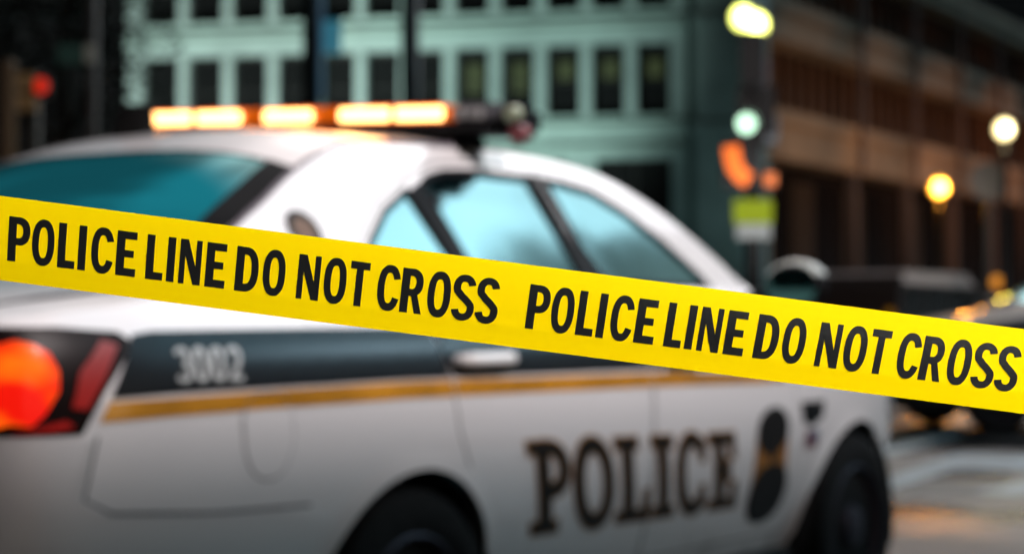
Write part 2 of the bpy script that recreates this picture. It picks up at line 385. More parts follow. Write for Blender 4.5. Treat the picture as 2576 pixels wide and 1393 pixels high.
        obj('mirror_arm', tube([(3.43, -sd*.93, 1.16), (3.42, -sd*.82, 1.14)], .03), blk, mr)
    # head lamps
    for sd in (1, -1):
        obj('headlight', region([[(4.55, .72), (5.25, .68), (5.3, .78), (4.95, .84), (4.5, .86)]], [], .06, side_fn(sd, .004), .004), mat('lamp_clear', (.4, .42, .45), .1, .6), car)
    return body
def ze_s(s): return edge_z(s)
def edge_z(s): return lerp_tab(plan(s)[0], ZE)
# ------------------------------------------------------------------ glyphs (outer polygons added, holes cut)
def g_gothic(c, t=.155):
    """condensed bold gothic capitals, cap height 1; returns width, adds, holes"""
    if c == 'O': return .51, [full(.255, .5, .255, .52, 2.35)], [full(.255, .5, .102, .345, 2.5)]
    if c == 'I': return t, [rect(0, 0, t, 1)], []
    if c == 'L': return .40, [rect(0, 0, t, 1), rect(0, 0, .395, .17)], []
    if c == 'E': return .43, [rect(0, 0, t, 1), rect(0, 0, .43, .175), rect(0, .83, .43, 1), rect(0, .42, .375, .58)], []
    if c == 'T': return .43, [rect(0, .83, .43, 1), rect(.1375, 0, .2925, 1)], []
    if c == 'N': return .49, [rect(0, 0, .125, 1), rect(.365, 0, .49, 1), [(0, 1), (.175, 1), (.49, 0), (.33, 0)]], []
    if c == 'P': return .48, [rect(0, 0, t, 1), [(.05, .37)]+sell(.22, .685, .26, .315, 2.3, -90, 90, 24)+[(.05, 1)]], [[(t, .53)]+sell(.22, .685, .105, .155, 2.3, -90, 90, 20)+[(t, .84)]]
    if c == 'R': return .5, [rect(0, 0, t, 1), [(.05, .38)]+sell(.22, .69, .26, .31, 2.3, -90, 90, 24)+[(.05, 1)], [(.20, .45), (.36, .45), (.375, .40), (.495, 0), (.335, 0), (.24, .36), (.17, .42)]], [[(t, .545)]+sell(.22, .69, .105, .148, 2.3, -90, 90, 20)+[(t, .838)]]
    if c == 'D': return .5, [[(0, 0)]+sell(.2, .5, .3, .5, 2.4, -90, 90, 30)+[(0, 1)]], [[(t, .17)]+sell(.2, .5, .145, .33, 2.5, -90, 90, 24)+[(t, .83)]]
    if c == 'C':
        o = sell(.255, .5, .255, .52, 2.35, 22, 337, 44); i = sell(.255, .5, .102, .345, 2.5, 30, 330, 40)
        return .49, [o+i[::-1]], []
    if c == 'S':
        p = sell(.245, .735, .165, .205, 2.2, 12, 205, 22)+[(.135, .60), (.20, .53), (.27, .475), (.34, .41)]+sell(.245, .265, .17, .205, 2.2, 18, -170, 22)
        return .50, [stroke(p, .158)], []
def g_slab(c, t, b=0.):
    """wide-serif capitals as strokes; b swells every stroke for the outline underneath"""
    s = t+b; th = .13+b
    def bar(x0, y0, x1, y1): return rect(x0-b/2, y0-b/2, x1+b/2, y1+b/2)
    if c == 'P': return .62, [bar(.12, .04, .12+t, .98), bar(0, .87, .34, 1), bar(.0, 0, .40, .12), [(x, y) for x, y in stroke([(.16, .935)]+sell(.30, .70, .235, .235, 2.2, 88, -88, 20)+[(.16, .465)], .15+b)]], []
    if c == 'O': return .66, [full(.33, .5, .33+b/2, .53+b/2, 2.2)], [full(.33, .5, .175-b/2, .36-b/2, 2.1)]
    if c == 'L': return .60, [bar(.12, .04, .12+t, .98), bar(0, .87, .40, 1), bar(0, 0, .56, .12), [(.42-b/2, 0), (.58+b/2, -b/2), (.58+b/2, .36+b/2), (.52-b/2, .36+b/2)]], []
    if c == 'I': return .40, [bar(.11, .04, .11+t, .98), bar(0, .87, .39, 1), bar(0, 0, .39, .12)], []
    if c == 'C':
        o = sell(.31, .5, .31+b/2, .53+b/2, 2.2, 38, 322, 40); i = sell(.31, .5, .155-b/2, .37-b/2, 2.1, 44, 316, 36)
        return .60, [o+i[::-1], bar(.48, .66, .56, .92), bar(.48, .08, .56, .34)], []
    if c == 'E': return .58, [bar(.12, .04, .12+t, .98), bar(0, .87, .52, 1), bar(0, 0, .56, .12), bar(.2, .45, .42, .56), bar(.44, .68, .54, 1), bar(.46, 0, .57, .34), bar(.36, .36, .43, .66)], []
def g_digit(c):
    if c == '0': return .52, [full(.26, .5, .26, .5, 2.4)], [full(.26, .5, .11, .33, 2.4)]
    if c == '2': return .52, [stroke(sell(.26, .72, .18, .21, 2.2, 165, -15, 18)+[(.40, .55), (.28, .34), (.12, .1)], .15), rect(.03, 0, .5, .15)], []
    if c == '3': return .52, [stroke(sell(.25, .73, .17, .20, 2.2, 160, -80, 20), .14), stroke(sell(.25, .28, .19, .21, 2.2, 85, -160, 22), .14)], []

# ------------------------------------------------------------------ the police car
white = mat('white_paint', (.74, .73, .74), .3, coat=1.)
n = white.node_tree.nodes; l = white.node_tree.links; p = n['Principled BSDF']      # shade of the lower sides put into the paint, broken up like grime
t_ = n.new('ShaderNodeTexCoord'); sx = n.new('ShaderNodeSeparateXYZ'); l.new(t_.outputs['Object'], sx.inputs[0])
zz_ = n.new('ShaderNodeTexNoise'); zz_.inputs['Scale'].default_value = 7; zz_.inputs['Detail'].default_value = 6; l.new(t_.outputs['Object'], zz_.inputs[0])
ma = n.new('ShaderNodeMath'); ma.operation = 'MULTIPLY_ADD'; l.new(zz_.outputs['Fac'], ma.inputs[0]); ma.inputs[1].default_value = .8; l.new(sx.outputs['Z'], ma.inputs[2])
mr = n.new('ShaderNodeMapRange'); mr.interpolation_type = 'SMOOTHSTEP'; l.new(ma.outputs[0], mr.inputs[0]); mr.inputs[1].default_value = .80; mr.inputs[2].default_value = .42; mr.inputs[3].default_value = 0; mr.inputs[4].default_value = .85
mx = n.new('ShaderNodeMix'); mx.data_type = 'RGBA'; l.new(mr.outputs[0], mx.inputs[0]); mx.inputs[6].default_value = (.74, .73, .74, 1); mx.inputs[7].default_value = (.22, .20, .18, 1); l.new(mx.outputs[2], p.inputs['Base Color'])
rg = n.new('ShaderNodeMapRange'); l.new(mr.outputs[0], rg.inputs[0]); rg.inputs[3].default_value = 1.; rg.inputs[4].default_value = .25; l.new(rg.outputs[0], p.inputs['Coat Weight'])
MATS['handle_white'] = mat('handle_paint', (.8, .79, .79), .3, coat=1.)
MATS['white_trim'] = mat('mirror_paint', (.40, .44, .42), .3, coat=.8)
police = thing('police_car', 'white police car with glowing amber roof lights and a black and gold side stripe', 'police car')
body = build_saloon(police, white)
blackband = mat('black_stripe', (.004, .006, .009), .3, coat=0., spec=.35); gold = mat('gold_stripe', (.62, .27, .02), .3, .25, var=.25, scale=6, coat=.5)
goldrim = mat('gold_edge', (.33, .15, .035), .4, coat=.4); ink = mat('black_lettering', (.008, .006, .005), .5, spec=.2)
RS = side_fn(1)
# the stripe runs along the side over doors and wing: one applied film part for each colour
def film(adds, holes, off, step=.05, thick=.0012): 
    bm = region(adds, holes, step, side_fn(1, off), thick); return bm
CUTS = [stroke([(2.543, .8), (2.53, 1.06)], .01), stroke([(1.535, .8), (1.5, .93), (1.44, 1.07)], .01), stroke([(3.56, .8), (3.48, 1.05)], .01)]
band = [(.315, .925), (.5, .932), (.8, .935), (1.3, .94), (2.6, .935), (3.7, .915), (4.3, .905), (4.3, .93), (3.7, 1.02), (2.6, 1.06), (1.6, 1.066), (1.0, 1.066), (.45, 1.062), (.395, 1.055)]
gband = [(.285, .878), (.5, .884), (.85, .889), (1.3, .893), (2.6, .884), (3.3, .874), (3.48, .876), (3.46, .905), (3.3, .908), (2.6, .924), (1.3, .933), (.85, .928), (.5, .922), (.31, .918)]
for nm, b, m_ in (('black_stripe', band, blackband), ('gold_stripe', gband, gold)):
    o = film([b], CUTS+([] if nm[0] == 'b' else [stroke(FUEL[:15], .005)]), .0035); obj(nm, o, m_, police)
bm = film([[(x, z-.042) for x, z in gband[:7]]+[(x, z-.052) for x, z in gband[:7]][::-1]], CUTS, .0035); 
bm.free()
for side in (1, -1):
    f = [p for p in FUEL]
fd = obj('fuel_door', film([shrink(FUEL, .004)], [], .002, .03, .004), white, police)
lin = region([shrink(FUEL, -.02)], [shrink(FUEL, .03)], .05, side_fn(1, -.01), grid=False); obj('gap_liner', lin, mat('cabin_dark', (.01,)*3), fd)
# bumper cover, a touch proud of the wing, with its seam
bump = [(S0, .24), (.3, .235), (WR-AR-.06, .25)]+[(WR+(AR+.05)*math.cos(a), WZ+(AR+.05)*math.sin(a)) for a in (R(165), R(152), R(140))]+[(.9, .655), (.62, .662), (.30, .685), (.225, .72), (.255, .845), (.05, .85), (S0, .85)]
for sd in (1, -1):
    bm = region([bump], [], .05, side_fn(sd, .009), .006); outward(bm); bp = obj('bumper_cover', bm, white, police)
    sm = region([stroke([(.268, .85), (.238, .725), (.31, .692), (.62, .67), (.93, .663)], .006)], [], .05, side_fn(sd, .0155), .001, grid=False); obj('seam', sm, mat('black_plastic', (.012,)*3), bp)
    obj('bumper_strip', region([[(S0, .40), (.55, .40), (.92, .41), (.92, .43), (.55, .43), (S0, .43)]], [], .05, side_fn(sd, .011), .004), mat('black_plastic', (.012,)*3), bp)
# trunk lid seam, plate
tl = bmesh.new(); add_tube(tl, [Vector(top(s, t, .002)) for s, t in [(.03, .9), (.1, .86), (.3, .84), (.55, .84)]], .005, 6); obj('trunk_seam', tl, mat('black_plastic', (.012,)*3), police)
pl = obj('license_plate', region([rect(-.15, .62, .15, .77)], [], .1, lambda a, b: (-.004, a, b), .004), mat('plate_white', (.6, .6, .62), .4), police)
# tail lamps
lens = mat('lamp_lens_red', (.05, .003, .004), .15, coat=1., var=.8, scale=14)
lit = bpy.data.materials.new('lit_red_lamp'); lit.use_nodes = True; n = lit.node_tree.nodes; l = lit.node_tree.links; p = n['Principled BSDF']; p.inputs['Base Color'].default_value = (.3, .01, .005, 1); p.inputs['Roughness'].default_value = .2
t_ = n.new('ShaderNodeTexCoord'); mp = n.new('ShaderNodeMapping'); mp.inputs['Scale'].default_value = (1, 1, 2.2); z = n.new('ShaderNodeTexNoise'); z.inputs['Scale'].default_value = 9; z.inputs['Detail'].default_value = 1
cr = n.new('ShaderNodeValToRGB'); l.new(t_.outputs['Object'], mp.inputs[0]); l.new(mp.outputs[0], z.inputs[0]); l.new(z.outputs['Fac'], cr.inputs[0]); l.new(cr.outputs[0], p.inputs['Emission Color']); p.inputs['Emission Strength'].default_value = .8
cr.color_ramp.elements[0].position = .46; cr.color_ramp.elements[0].color = (1, .006, .002, 1); cr.color_ramp.elements[1].position = .72; cr.color_ramp.elements[1].color = (1.6, .22, .004, 1)
dimred = mat('dim_red_lamp', (.015, .0, .0), .4, emit=(1, .008, .004), estr=.22, var=.3)
lampblack = mat('lamp_housing', (.006, .002, .002), .4, coat=0., spec=.12)
for sd in (1, -1):
    tlm = region([LAMPW if False else [(-.02, .856)]+LAMP[1:-1]+[(-.02, 1.072)]], [], .04, side_fn(sd, .004), .006); outward(tlm); lp = obj('tail_lamp', tlm, lampblack, police)
    blob = [(.0, .875), (.04, .868), (.085, .88), (.125, .875), (.155, .90), (.185, .945), (.187, .985), (.17, 1.02), (.14, 1.036), (.10, 1.045), (.06, 1.036), (.0, 1.03)]
    obj('lit_bulb', region([blob], [], .02, side_fn(sd, .009), .004), lit, lp)
    obj('red_lens', region([[(.09, .862), (.18, .865), (.22, .872), (.20, .885)]], [], .02, side_fn(sd, .008), .003), dimred, lp)
    obj('red_lens', region([[(.215, .91), (.25, .905), (.30, .97), (.345, 1.035), (.305, 1.045), (.235, .98)]], [], .02, side_fn(sd, .008), .003), dimred, lp)
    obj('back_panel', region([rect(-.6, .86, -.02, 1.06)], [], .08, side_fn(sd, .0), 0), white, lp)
# POLICE lettering and badge on the doors
def word(letters, fn_g, x0, x1, tracking=.06):
    ws = [fn_g(c)[0] for c in letters]; tot = sum(ws)+tracking*(len(ws)-1); k = (x1-x0)/tot; x = x0; out = []
    for c, w in zip(letters, ws):
        out.append((x, k, c)); x += (w+tracking)*k
    return out
def slab_word(t, b, off, m_, nm, par):
    bm = bmesh.new()
    for x, k, c in word('POLICE', lambda c: g_slab(c, t), 1.842, 3.10):
        w, A, H = g_slab(c, t, b)
        def mp_(u, v, x=x, k=k):
            s = x+u*k; zt = .757-(s-1.84)*.028; zb = .502-(s-1.84)*.018
            z = zb+(zt-zb)*v; return side_fn(1, off)(s+(1-v)*.095, z)
        merge(bm, region(A, H, .12, mp_, .001))
    return obj(nm, bm, m_, par)
lt = slab_word(.17, 0, .0052, ink, 'lettering', police)
slab_word(.17, .055, .0036, goldrim, 'letter_outline', lt)
bm = bmesh.new(); x = .497
for c in '3002':
    w, A, H = g_digit(c)
    merge(bm, region(A, H, .2, lambda u, v, x=x: side_fn(1, .006)(x+u*.092, .952+v*.076), .001)); x += .0535
obj('fleet_number', bm, mat('silver_lettering', (.42, .44, .44), .35), police)
bd = obj('badge', film([[(3.265, .71), (3.505, .71), (3.52, .62), (3.56, .5), (3.28, .5), (3.275, .62)]], [], .0036, .04), mat('badge_gold', (.33, .13, .015), .4, .2, var=.3, scale=20), police)
bk = mat('badge_black', (.008, .006, .006), .5, spec=.2)
obj('badge_crest', film([full(3.385, .715, .122, .078, 2.1, 28), [(3.33, .67), (3.45, .67), (3.41, .60)]], [], .005, .05), bk, bd)
obj('badge_shield', film([full(3.42, .505, .145, .10, 2.2, 28)], [], .005, .05), bk, bd)
obj('pillar_badge', film([full(1.135, 1.30, .062, .05, 2.2, 26)], [full(1.135, 1.30, .040, .032, 2.2, 22)], .004, .05), bk, police)
obj('badge_centre', film([full(1.135, 1.30, .040, .032, 2.2, 22)], [], .0035, .05), mat('badge_brown', (.12, .06, .03), .5), police)
# wing trim behind the front door and the small flag
obj('side_vent', film([[(3.60, .80), (3.80, .80), (3.79, .745), (3.70, .715), (3.63, .73)]], [], .004, .05), mat('black_plastic', (.012,)*3), police)
fl = obj('flag_decal', film([rect(3.66, .64, 3.76, .70)], [], .004, .05), mat('flag_red', (.12, .03, .05), .5), police)
obj('flag_canton', film([rect(3.70, .67, 3.76, .70)], [], .0055, .05), mat('flag_blue', (.03, .05, .13), .5), fl)
# roof gutter line, antenna
for sd in (1, -1):
    bm = bmesh.new(); pts = []
    for s in [.84+.1*k for k in range(14)]:
        q = top(s, .985, .002); pts.append((q[0], q[1]*sd, q[2]))
    add_tube(bm, pts, .0075, 6); obj('roof_gutter', bm, mat('gutter_grey', (.12, .1, .12), .5), police)
an = obj('antenna', lathe([(.075, 0), (.075, .012), (.058, .03), (.05, .115), (.046, .13), (0, .134)], 24, Matrix.Translation((1.48, .13, 1.545))), mat('antenna_black', (.003,)*3, .8, spec=.05), police)
# light bar
BX, BY, BZ = 2.14, -.035, 1.672
lb = obj('light_bar', box(BX-.11, BX+.13, BY-.66, BY+.66, BZ-.045, BZ-.012, .012), mat('black_plastic', (.012,)*3), police)
obj('bar_foot', box(BX-.02, BX+.09, BY-.52, BY-.40, BZ-.10, BZ-.042, .01), mat('black_plastic', (.012,)*3), lb)
obj('bar_foot', box(BX-.07, BX+.09, BY+.40, BY+.56, BZ-.10, BZ-.042, .01), mat('black_plastic', (.012,)*3), lb)
amb = mat('amber_lens', (.55, .12, .0), .25, coat=1., emit=(1, .13, 0), estr=.22)
clr = mat('clear_lens', (.10, .10, .11), .12, coat=1.)
obj('amber_cover', box(BX-.075, BX+.10, BY-.49, BY+.66, BZ-.016, BZ+.042, .015), amb, lb)
obj('clear_cover', box(BX-.075, BX+.10, BY-.655, BY-.492, BZ-.012, BZ+.045, .015), clr, lb)
obj('bar_skirt', box(BX-.06, BX+.1, BY-.50, BY+.60, BZ-.066, BZ-.044, .01), mat('bar_base', (.02, .014, .014), .5), lb)
hot = mat('lit_amber_module', (1, .6, .2), .3, emit=(1, .50, .17), estr=5.5)
for y0, y1 in ((.633, .435), (.411, .236), (.143, -.04), (-.143, -.324), (-.345, -.513)):
    obj('lit_module', box(BX-.088, BX-.0755, y1, y0, BZ-.004, BZ+.034, .004), hot, lb)
for y0, y1 in ((-.56, -.585), (-.60, -.62), (-.63, -.65)):
    obj('clear_module', box(BX-.088, BX-.0755, y1, y0, BZ-.004, BZ+.030, .003), mat('module_grey', (.3, .3, .3), .3), lb)
obj('end_cap', box(BX-.08, BX+.11, BY-.70, BY-.655, BZ-.05, BZ+.045, .02), mat('black_plastic', (.012,)*3), lb)
obj('end_cap', box(BX-.08, BX+.11, BY+.66, BY+.70, BZ-.05, BZ+.045, .02), mat('black_plastic', (.012,)*3), lb)
cc_ = Vector((BX, BY, BZ)); lb.matrix_basis = Matrix.Translation(cc_) @ Matrix.Rotation(R(2.0), 4, 'X') @ Matrix.Translation(-cc_)
am = lamp('amber_glow', 'AREA', (BX-.13, .05, BZ+.02), 1.2, (1, .33, .08), (BX-1.2, .05, 1.3), .3); am.data.shape = 'RECTANGLE'; am.data.size = 1.0; am.data.size_y = .05
sp = obj('spotlight', lathe([(.0, -.03), (.015, -.025), (.026, 0), (.027, .03), (.0, .03)], 20, Matrix.Translation((2.10, -.757, 1.63)) @ Matrix.Rotation(R(-100), 4, 'Y')), mat('marker_red', (.16, .01, .015), .3), lb)
obj('spotlight_ring', lathe([(0, -.02), (.02, -.01), (.022, .01), (.022, .03), (.0, .035)], 20, Matrix.Translation((2.08, -.745, 1.685)) @ Matrix.Rotation(R(-100), 4, 'Y')), mat('marker_pale', (.25, .28, .18), .3), lb)
# ------------------------------------------------------------------ the barrier tape
D_ = 1.25; TW = .0508; TA = R(-7.42)
TO = CAM + FW*D_ - UP*((765*1024/2576*1393/1393-276.5)*0/FPX) 
# middle line of the tape: point and axes in the world
tx = (RT*math.cos(TA)+UP*math.sin(TA)); ty = (-RT*math.sin(TA)+UP*math.cos(TA)); tn = -FW
TO = CAM + FW*D_ - UP*((765.2*.39752-276.5)/FPX*D_)
def tp(u, v, off=0.):      # u along, v across (-.5..+.5), gently bowed
    sag = .002*math.sin(u*2.3+.6); bow = .0014*(1-4*v*v)+.0003*math.exp(-((v+.26)/.05)**2)+.0003*math.sin(u*9+v*5)
    sl = .0035*(-8*v)/TW*0
    return tuple(TO+tx*u+ty*(v*TW)+tn*(sag+bow+off))
yel = mat('yellow_tape', (1., .71, .0), .55, spec=.04)
tape = bmesh.new(); g = []
for i in range(321):
    u = -3.0+6.0*i/320; g.append([tape.verts.new(tp(u, -.5+j/24)) for j in range(25)])
for i in range(320):
    for j in range(24): tape.faces.new((g[i][j], g[i+1][j], g[i+1][j+1], g[i][j+1]))
tp_o = obj('barrier_tape', tape, yel)
tag(tp_o, 'taut yellow tape printed POLICE LINE DO NOT CROSS in front of the police car', 'barrier tape')
tink = mat('tape_ink', (.008, .008, .008), .36, coat=0., spec=.5, bump=.05, scale=400)
NPX = D_/FPX/4/math.cos(TA)      # metres per photograph pixel along the tape
CAP = 177*D_/FPX/4
GL = [('P', 78, 88), ('O', 175, 90), ('L', 269, 70), ('I', 331, 31), ('C', 411, 88), ('E', 507, 80), ('L', 622, 70), ('I', 686, 31), ('N', 763, 88), ('E', 865, 80), ('D', 990, 92), ('O', 1098, 90),
      ('N', 1236, 90), ('O', 1342, 90), ('T', 1437, 78), ('C', 1555, 88), ('R', 1650, 90), ('O', 1757, 92), ('S', 1856, 92), ('S', 1951, 92)]
for ph in range(-2, 4):
    bm = bmesh.new()
    for c, cx, w in GL:
        cx2 = cx+ph*2076; gw, A, H = g_gothic(c, .178 if c != 'I' else .155); u0 = (cx2-2048)*NPX
        sh = max(-.12, min(.12, -.085+.18*(cx2/4096.)))
        def mp_(a, b, u0=u0, gw=gw, w=w, sh=sh):
            v = (b-.5)*CAP; du = (a/gw-.5)*w*NPX*.985
            return tp(u0+du+v*sh, v/TW+.01, .00025)
        merge(bm, region(A, H, .08, mp_, grid=True))
    obj('printed_words', bm, tink, tp_o)
postm = mat('post_steel', (.25, .25, .26), .4, .8)
for u, lab in ((-2.9, 'steel barrier post holding the left end of the tape'), (2.9, 'steel barrier post holding the right end of the tape')):
    p = Vector(tp(u, 0, -.02)); th_ = thing('barrier_post', lab, 'post', (p.x, p.y, 0), 0, 'posts holding the tape')
    obj('pole', tube([(0, 0, 0), (0, 0, 1.7)], .018, 12), postm, th_); obj('foot', lathe([(.17, 0), (.17, .02), (.03, .05), (.02, .06)], 24), postm, th_)
# ------------------------------------------------------------------ ground
road_m = bpy.data.materials.new('wet_asphalt'); road_m.use_nodes = True; n = road_m.node_tree.nodes; l = road_m.node_tree.links; p = n['Principled BSDF']
t_ = n.new('ShaderNodeTexCoord'); z1 = n.new('ShaderNodeTexNoise'); z1.inputs['Scale'].default_value = .55; z1.inputs['Detail'].default_value = 4; l.new(t_.outputs['Object'], z1.inputs[0])
z2 = n.new('ShaderNodeTexNoise'); z2.inputs['Scale'].default_value = 60; z2.inputs['Detail'].default_value = 4; l.new(t_.outputs['Object'], z2.inputs[0])
m1 = n.new('ShaderNodeMapRange'); m1.inputs[1].default_value = .42; m1.inputs[2].default_value = .58; m1.inputs[3].default_value = .12; m1.inputs[4].default_value = .55; l.new(z1.outputs['Fac'], m1.inputs[0]); l.new(m1.outputs[0], p.inputs['Roughness'])
c1 = n.new('ShaderNodeValToRGB'); c1.color_ramp.elements[0].color = (.010, .011, .013, 1); c1.color_ramp.elements[1].color = (.026, .027, .029, 1); l.new(z2.outputs['Fac'], c1.inputs[0]); l.new(c1.outputs[0], p.inputs['Base Color'])
b_ = n.new('ShaderNodeBump'); b_.inputs['Strength'].default_value = .35; b_.inputs['Distance'].default_value = .01; l.new(z2.outputs['Fac'], b_.inputs['Height']); l.new(b_.outputs[0], p.inputs['Normal'])
g = bmesh.new(); q = [g.verts.new(v) for v in ((-300, -300, 0), (500, -300, 0), (500, 500, 0), (-300, 500, 0))]; g.faces.new(q); tag(obj('road', g, road_m), kind='structure')
paintm = mat('road_paint', (.42, .42, .38), .5, var=.3, scale=20)
g = bmesh.new()
def quad(bm, pts):
    bm.faces.new([bm.verts.new(p) for p in pts])
for k in range(12): quad(g, [(-8+k*6, -2.45, .004), (-5+k*6, -2.45, .004), (-5+k*6, -2.33, .004), (-8+k*6, -2.33, .004)])
for k in range(2): quad(g, [(16+k*3, -12, .004), (16.35+k*3, -12, .004), (16.35+k*3, 9, .004), (16+k*3, 9, .004)])
tag(obj('road_marking', g, paintm), kind='structure')
def gp(px, py):
    r = ray(px, py); P = CAM+r*((.004-CAM.z)/r.z); return (P.x, P.y, .004)
g = bmesh.new()
for pl4 in (((2200, 1132), (2420, 1078), (2420, 1094), (2200, 1152)), ((2200, 1215), (2400, 1140), (2400, 1178), (2200, 1240)), ((2401, 1140), (2700, 1150), (2700, 1185), (2401, 1178)), ((2440, 1236), (2700, 1185.5), (2700, 1226), (2560, 1244))):
    quad(g, [gp(*q) for q in pl4])
tag(obj('reflection_streaks', g, mat('blue_reflection', (.26, .36, .42), .4, var=.7, scale=3)), kind='structure')  # wet-road reflections laid on as pale bluish streaks
pave = mat('pavement_concrete', (.16, .16, .155), .75, var=.2, scale=3, bump=.2)

# ------------------------------------------------------------------ buildings
class Wall:
    """upright plane through a point of the view, running along azimuth az; u metres along it, z height"""
    def __init__(s, px, py, dist, az):
        P = at(px, py, dist); s.o = Vector((P.x, P.y, 0)); s.d = Vector((math.cos(R(az)), math.sin(R(az)), 0)); s.n = Vector((s.d.y, -s.d.x, 0))
        if s.n.dot(FW) > 0: s.n = -s.n
    def uz(s, px, py):
        r = ray(px, py); t = (s.o-CAM).dot(s.n)/r.dot(s.n); P = CAM+r*t; return (P-s.o).dot(s.d), P.z
    def pt(s, u, z, out=0.): return tuple(s.o+s.d*u+s.n*out+Vector((0, 0, z)))
    def mtx(s): return Matrix.Translation(s.o) @ Matrix((s.d, s.n, Vector((0, 0, 1)))).transposed().to_4x4()      # local x = u, y = out, z = z
A = Wall(1725, 300, 80, 108.4)
stone = mat('green_grey_stone', (.33, .44, .41), .8, var=.14, scale=.7, bump=.1)
stone2 = mat('green_grey_ledge', (.36, .50, .45), .8, var=.1, scale=.7)
dglass = mat('dark_window_glass', (.008, .009, .009), .25); frame_m = mat('window_frame_dark', (.012, .014, .012), .6)
teal = thing('office_building', 'teal floodlit stone office block with rows of dark windows behind the light bar', 'building')
MA = A.mtx(); teal.matrix_world = MA
cols = [(361, 445), (475, 556), (588, 668), (702, 782), (812, 890), (920, 1000), (1032, 1112), (1147, 1226), (1263, 1340), (1378, 1456), (1491, 1568), (1604, 1682)]
rows = [(147, 116, 318, 288), (-118, -155, 62, 22), (-400, -440, -205, -240)]
def zrow(t0, t1, b0, b1):
    zt = (A.uz(361, t0)[1]+A.uz(1682, t1)[1])/2; zb = (A.uz(361, b0)[1]+A.uz(1682, b1)[1])/2; return zb, zt
ucols = [(A.uz(b, 200)[0], A.uz(a, 200)[0]) for a, b in cols]
uL = A.uz(318, 200)[0]; zr = [zrow(*r) for r in rows]
ucols = [(a-.06, b+.06) for a, b in ucols]
holes = [rect(a, zb-.1, b, zt+.1) for zb, zt in zr for a, b in ucols]
zg = A.uz(1600, 398)[1]
gh = [rect(*q) for q in [(A.uz(1690, 500)[0], .2, A.uz(1500, 500)[0], zg)]]
for k in range(6):
    w0 = A.uz(1500, 500)[0]+1.2+k*8.6; gh.append(rect(w0, .2, w0+7.2, zg))
gh = [h for h in gh if h[1][0] < uL-.5]
bm = region([rect(0, 0, uL, zr[2][1]+2.5)], holes+gh, 6, lambda u, z: (u, 0, z), 0, grid=False)
fs = bm.faces[:]; r_ = bmesh.ops.extrude_face_region(bm, geom=fs); vs = [v for v in r_['geom'] if isinstance(v, bmesh.types.BMVert)]; bmesh.ops.translate(bm, verts=vs, vec=(0, -.55, 0)); bmesh.ops.recalc_face_normals(bm, faces=bm.faces)
obj('wall', bm, stone, teal, False)
obj('back_wall', box(.1, uL-.1, -14, -.9, 0, zr[2][1]+2), mat('inside_dark', (.01, .01, .01), .9), teal, False)
bm = bmesh.new(); zb = zr[0][0]
add_box(bm, 0, uL, .003, .28, zb-.75, zb-.25, bev=.04); add_box(bm, 0, uL, .003, .2, zr[0][1]+.55, zr[0][1]+.75); add_box(bm, 0, uL, .003, .2, zr[1][0]-.6, zr[1][0]-.4); add_box(bm, 0, uL, .003, .35, zg+.25, zg+.5, bev=.03)
obj('ledge', bm, stone2, teal, False)
lamp_in = mat('dim_window_blind', (.03, .04, .015), .8, emit=(.25, .3, .1), estr=.07)
wi = 0
for ri, (zb, zt) in enumerate(zr[:2]):
    for ci, (a, b) in enumerate(ucols):
        w = obj('window', box(a, b, -.50, -.46, zb, zt), dglass, teal, False)
        bm = bmesh.new(); m = (a+b)/2
        for x in (a+.04, b-.04): add_box(bm, x-.04, x+.04, -.455, -.40, zb, zt)
        add_box(bm, a+.082, b-.082, -.455, -.405, zb+.003, zb+.08); add_box(bm, a+.082, b-.082, -.455, -.405, zt-.08, zt-.003); add_box(bm, a+.082, b-.082, -.455, -.41, (zb+zt)/2-.03, (zb+zt)/2+.03)
        obj('frame', bm, frame_m, w, False)
        s_ = bmesh.new(); add_box(s_, a-.05, b+.05, .003, .12, zb-.14, zb-.003); obj('sill', s_, stone2, w, False)
        if ri == 0 and ci >= 7: obj('blind', box(a+.35, b-.35, -.452, -.447, zt-(zt-zb)*(.62 if ci < 9 else .45), zt-.5, .0), lamp_in, w, False)
for h in gh[:]:
    w = obj('shopfront', box(h[0][0], h[1][0], -.50, -.46, .2, zg), dglass, teal, False)
    bm = bmesh.new(); nn = max(2, int((h[1][0]-h[0][0])/1.8))
    for k in range(nn+1):
        x = h[0][0]+.05+(h[1][0]-h[0][0]-.1)*k/nn; add_box(bm, x-.05, x+.05, -.455, -.38, .2, zg)
    obj('frame', bm, frame_m, w, False)
# corner bay, set back behind a dark joint
c0 = A.uz(1868, 300)[0]; c1 = A.uz(1750, 300)[0]
bm = bmesh.new(); add_box(bm, c0-.05, c1, -8, .25, 0, zr[2][1]+2.5, bev=.1)
for z in (zr[0][0]-.5, zr[1][0]-.5): add_box(bm, c0-.2, c1+.1, -.02, .45, z-.25, z+.1)
obj('corner_bay', bm, stone, teal, False)
obj('recess', box(c1, -.002, -6, -.4, 0, zr[2][1]+2), mat('recess_stone', (.16, .22, .2), .8), teal, False)

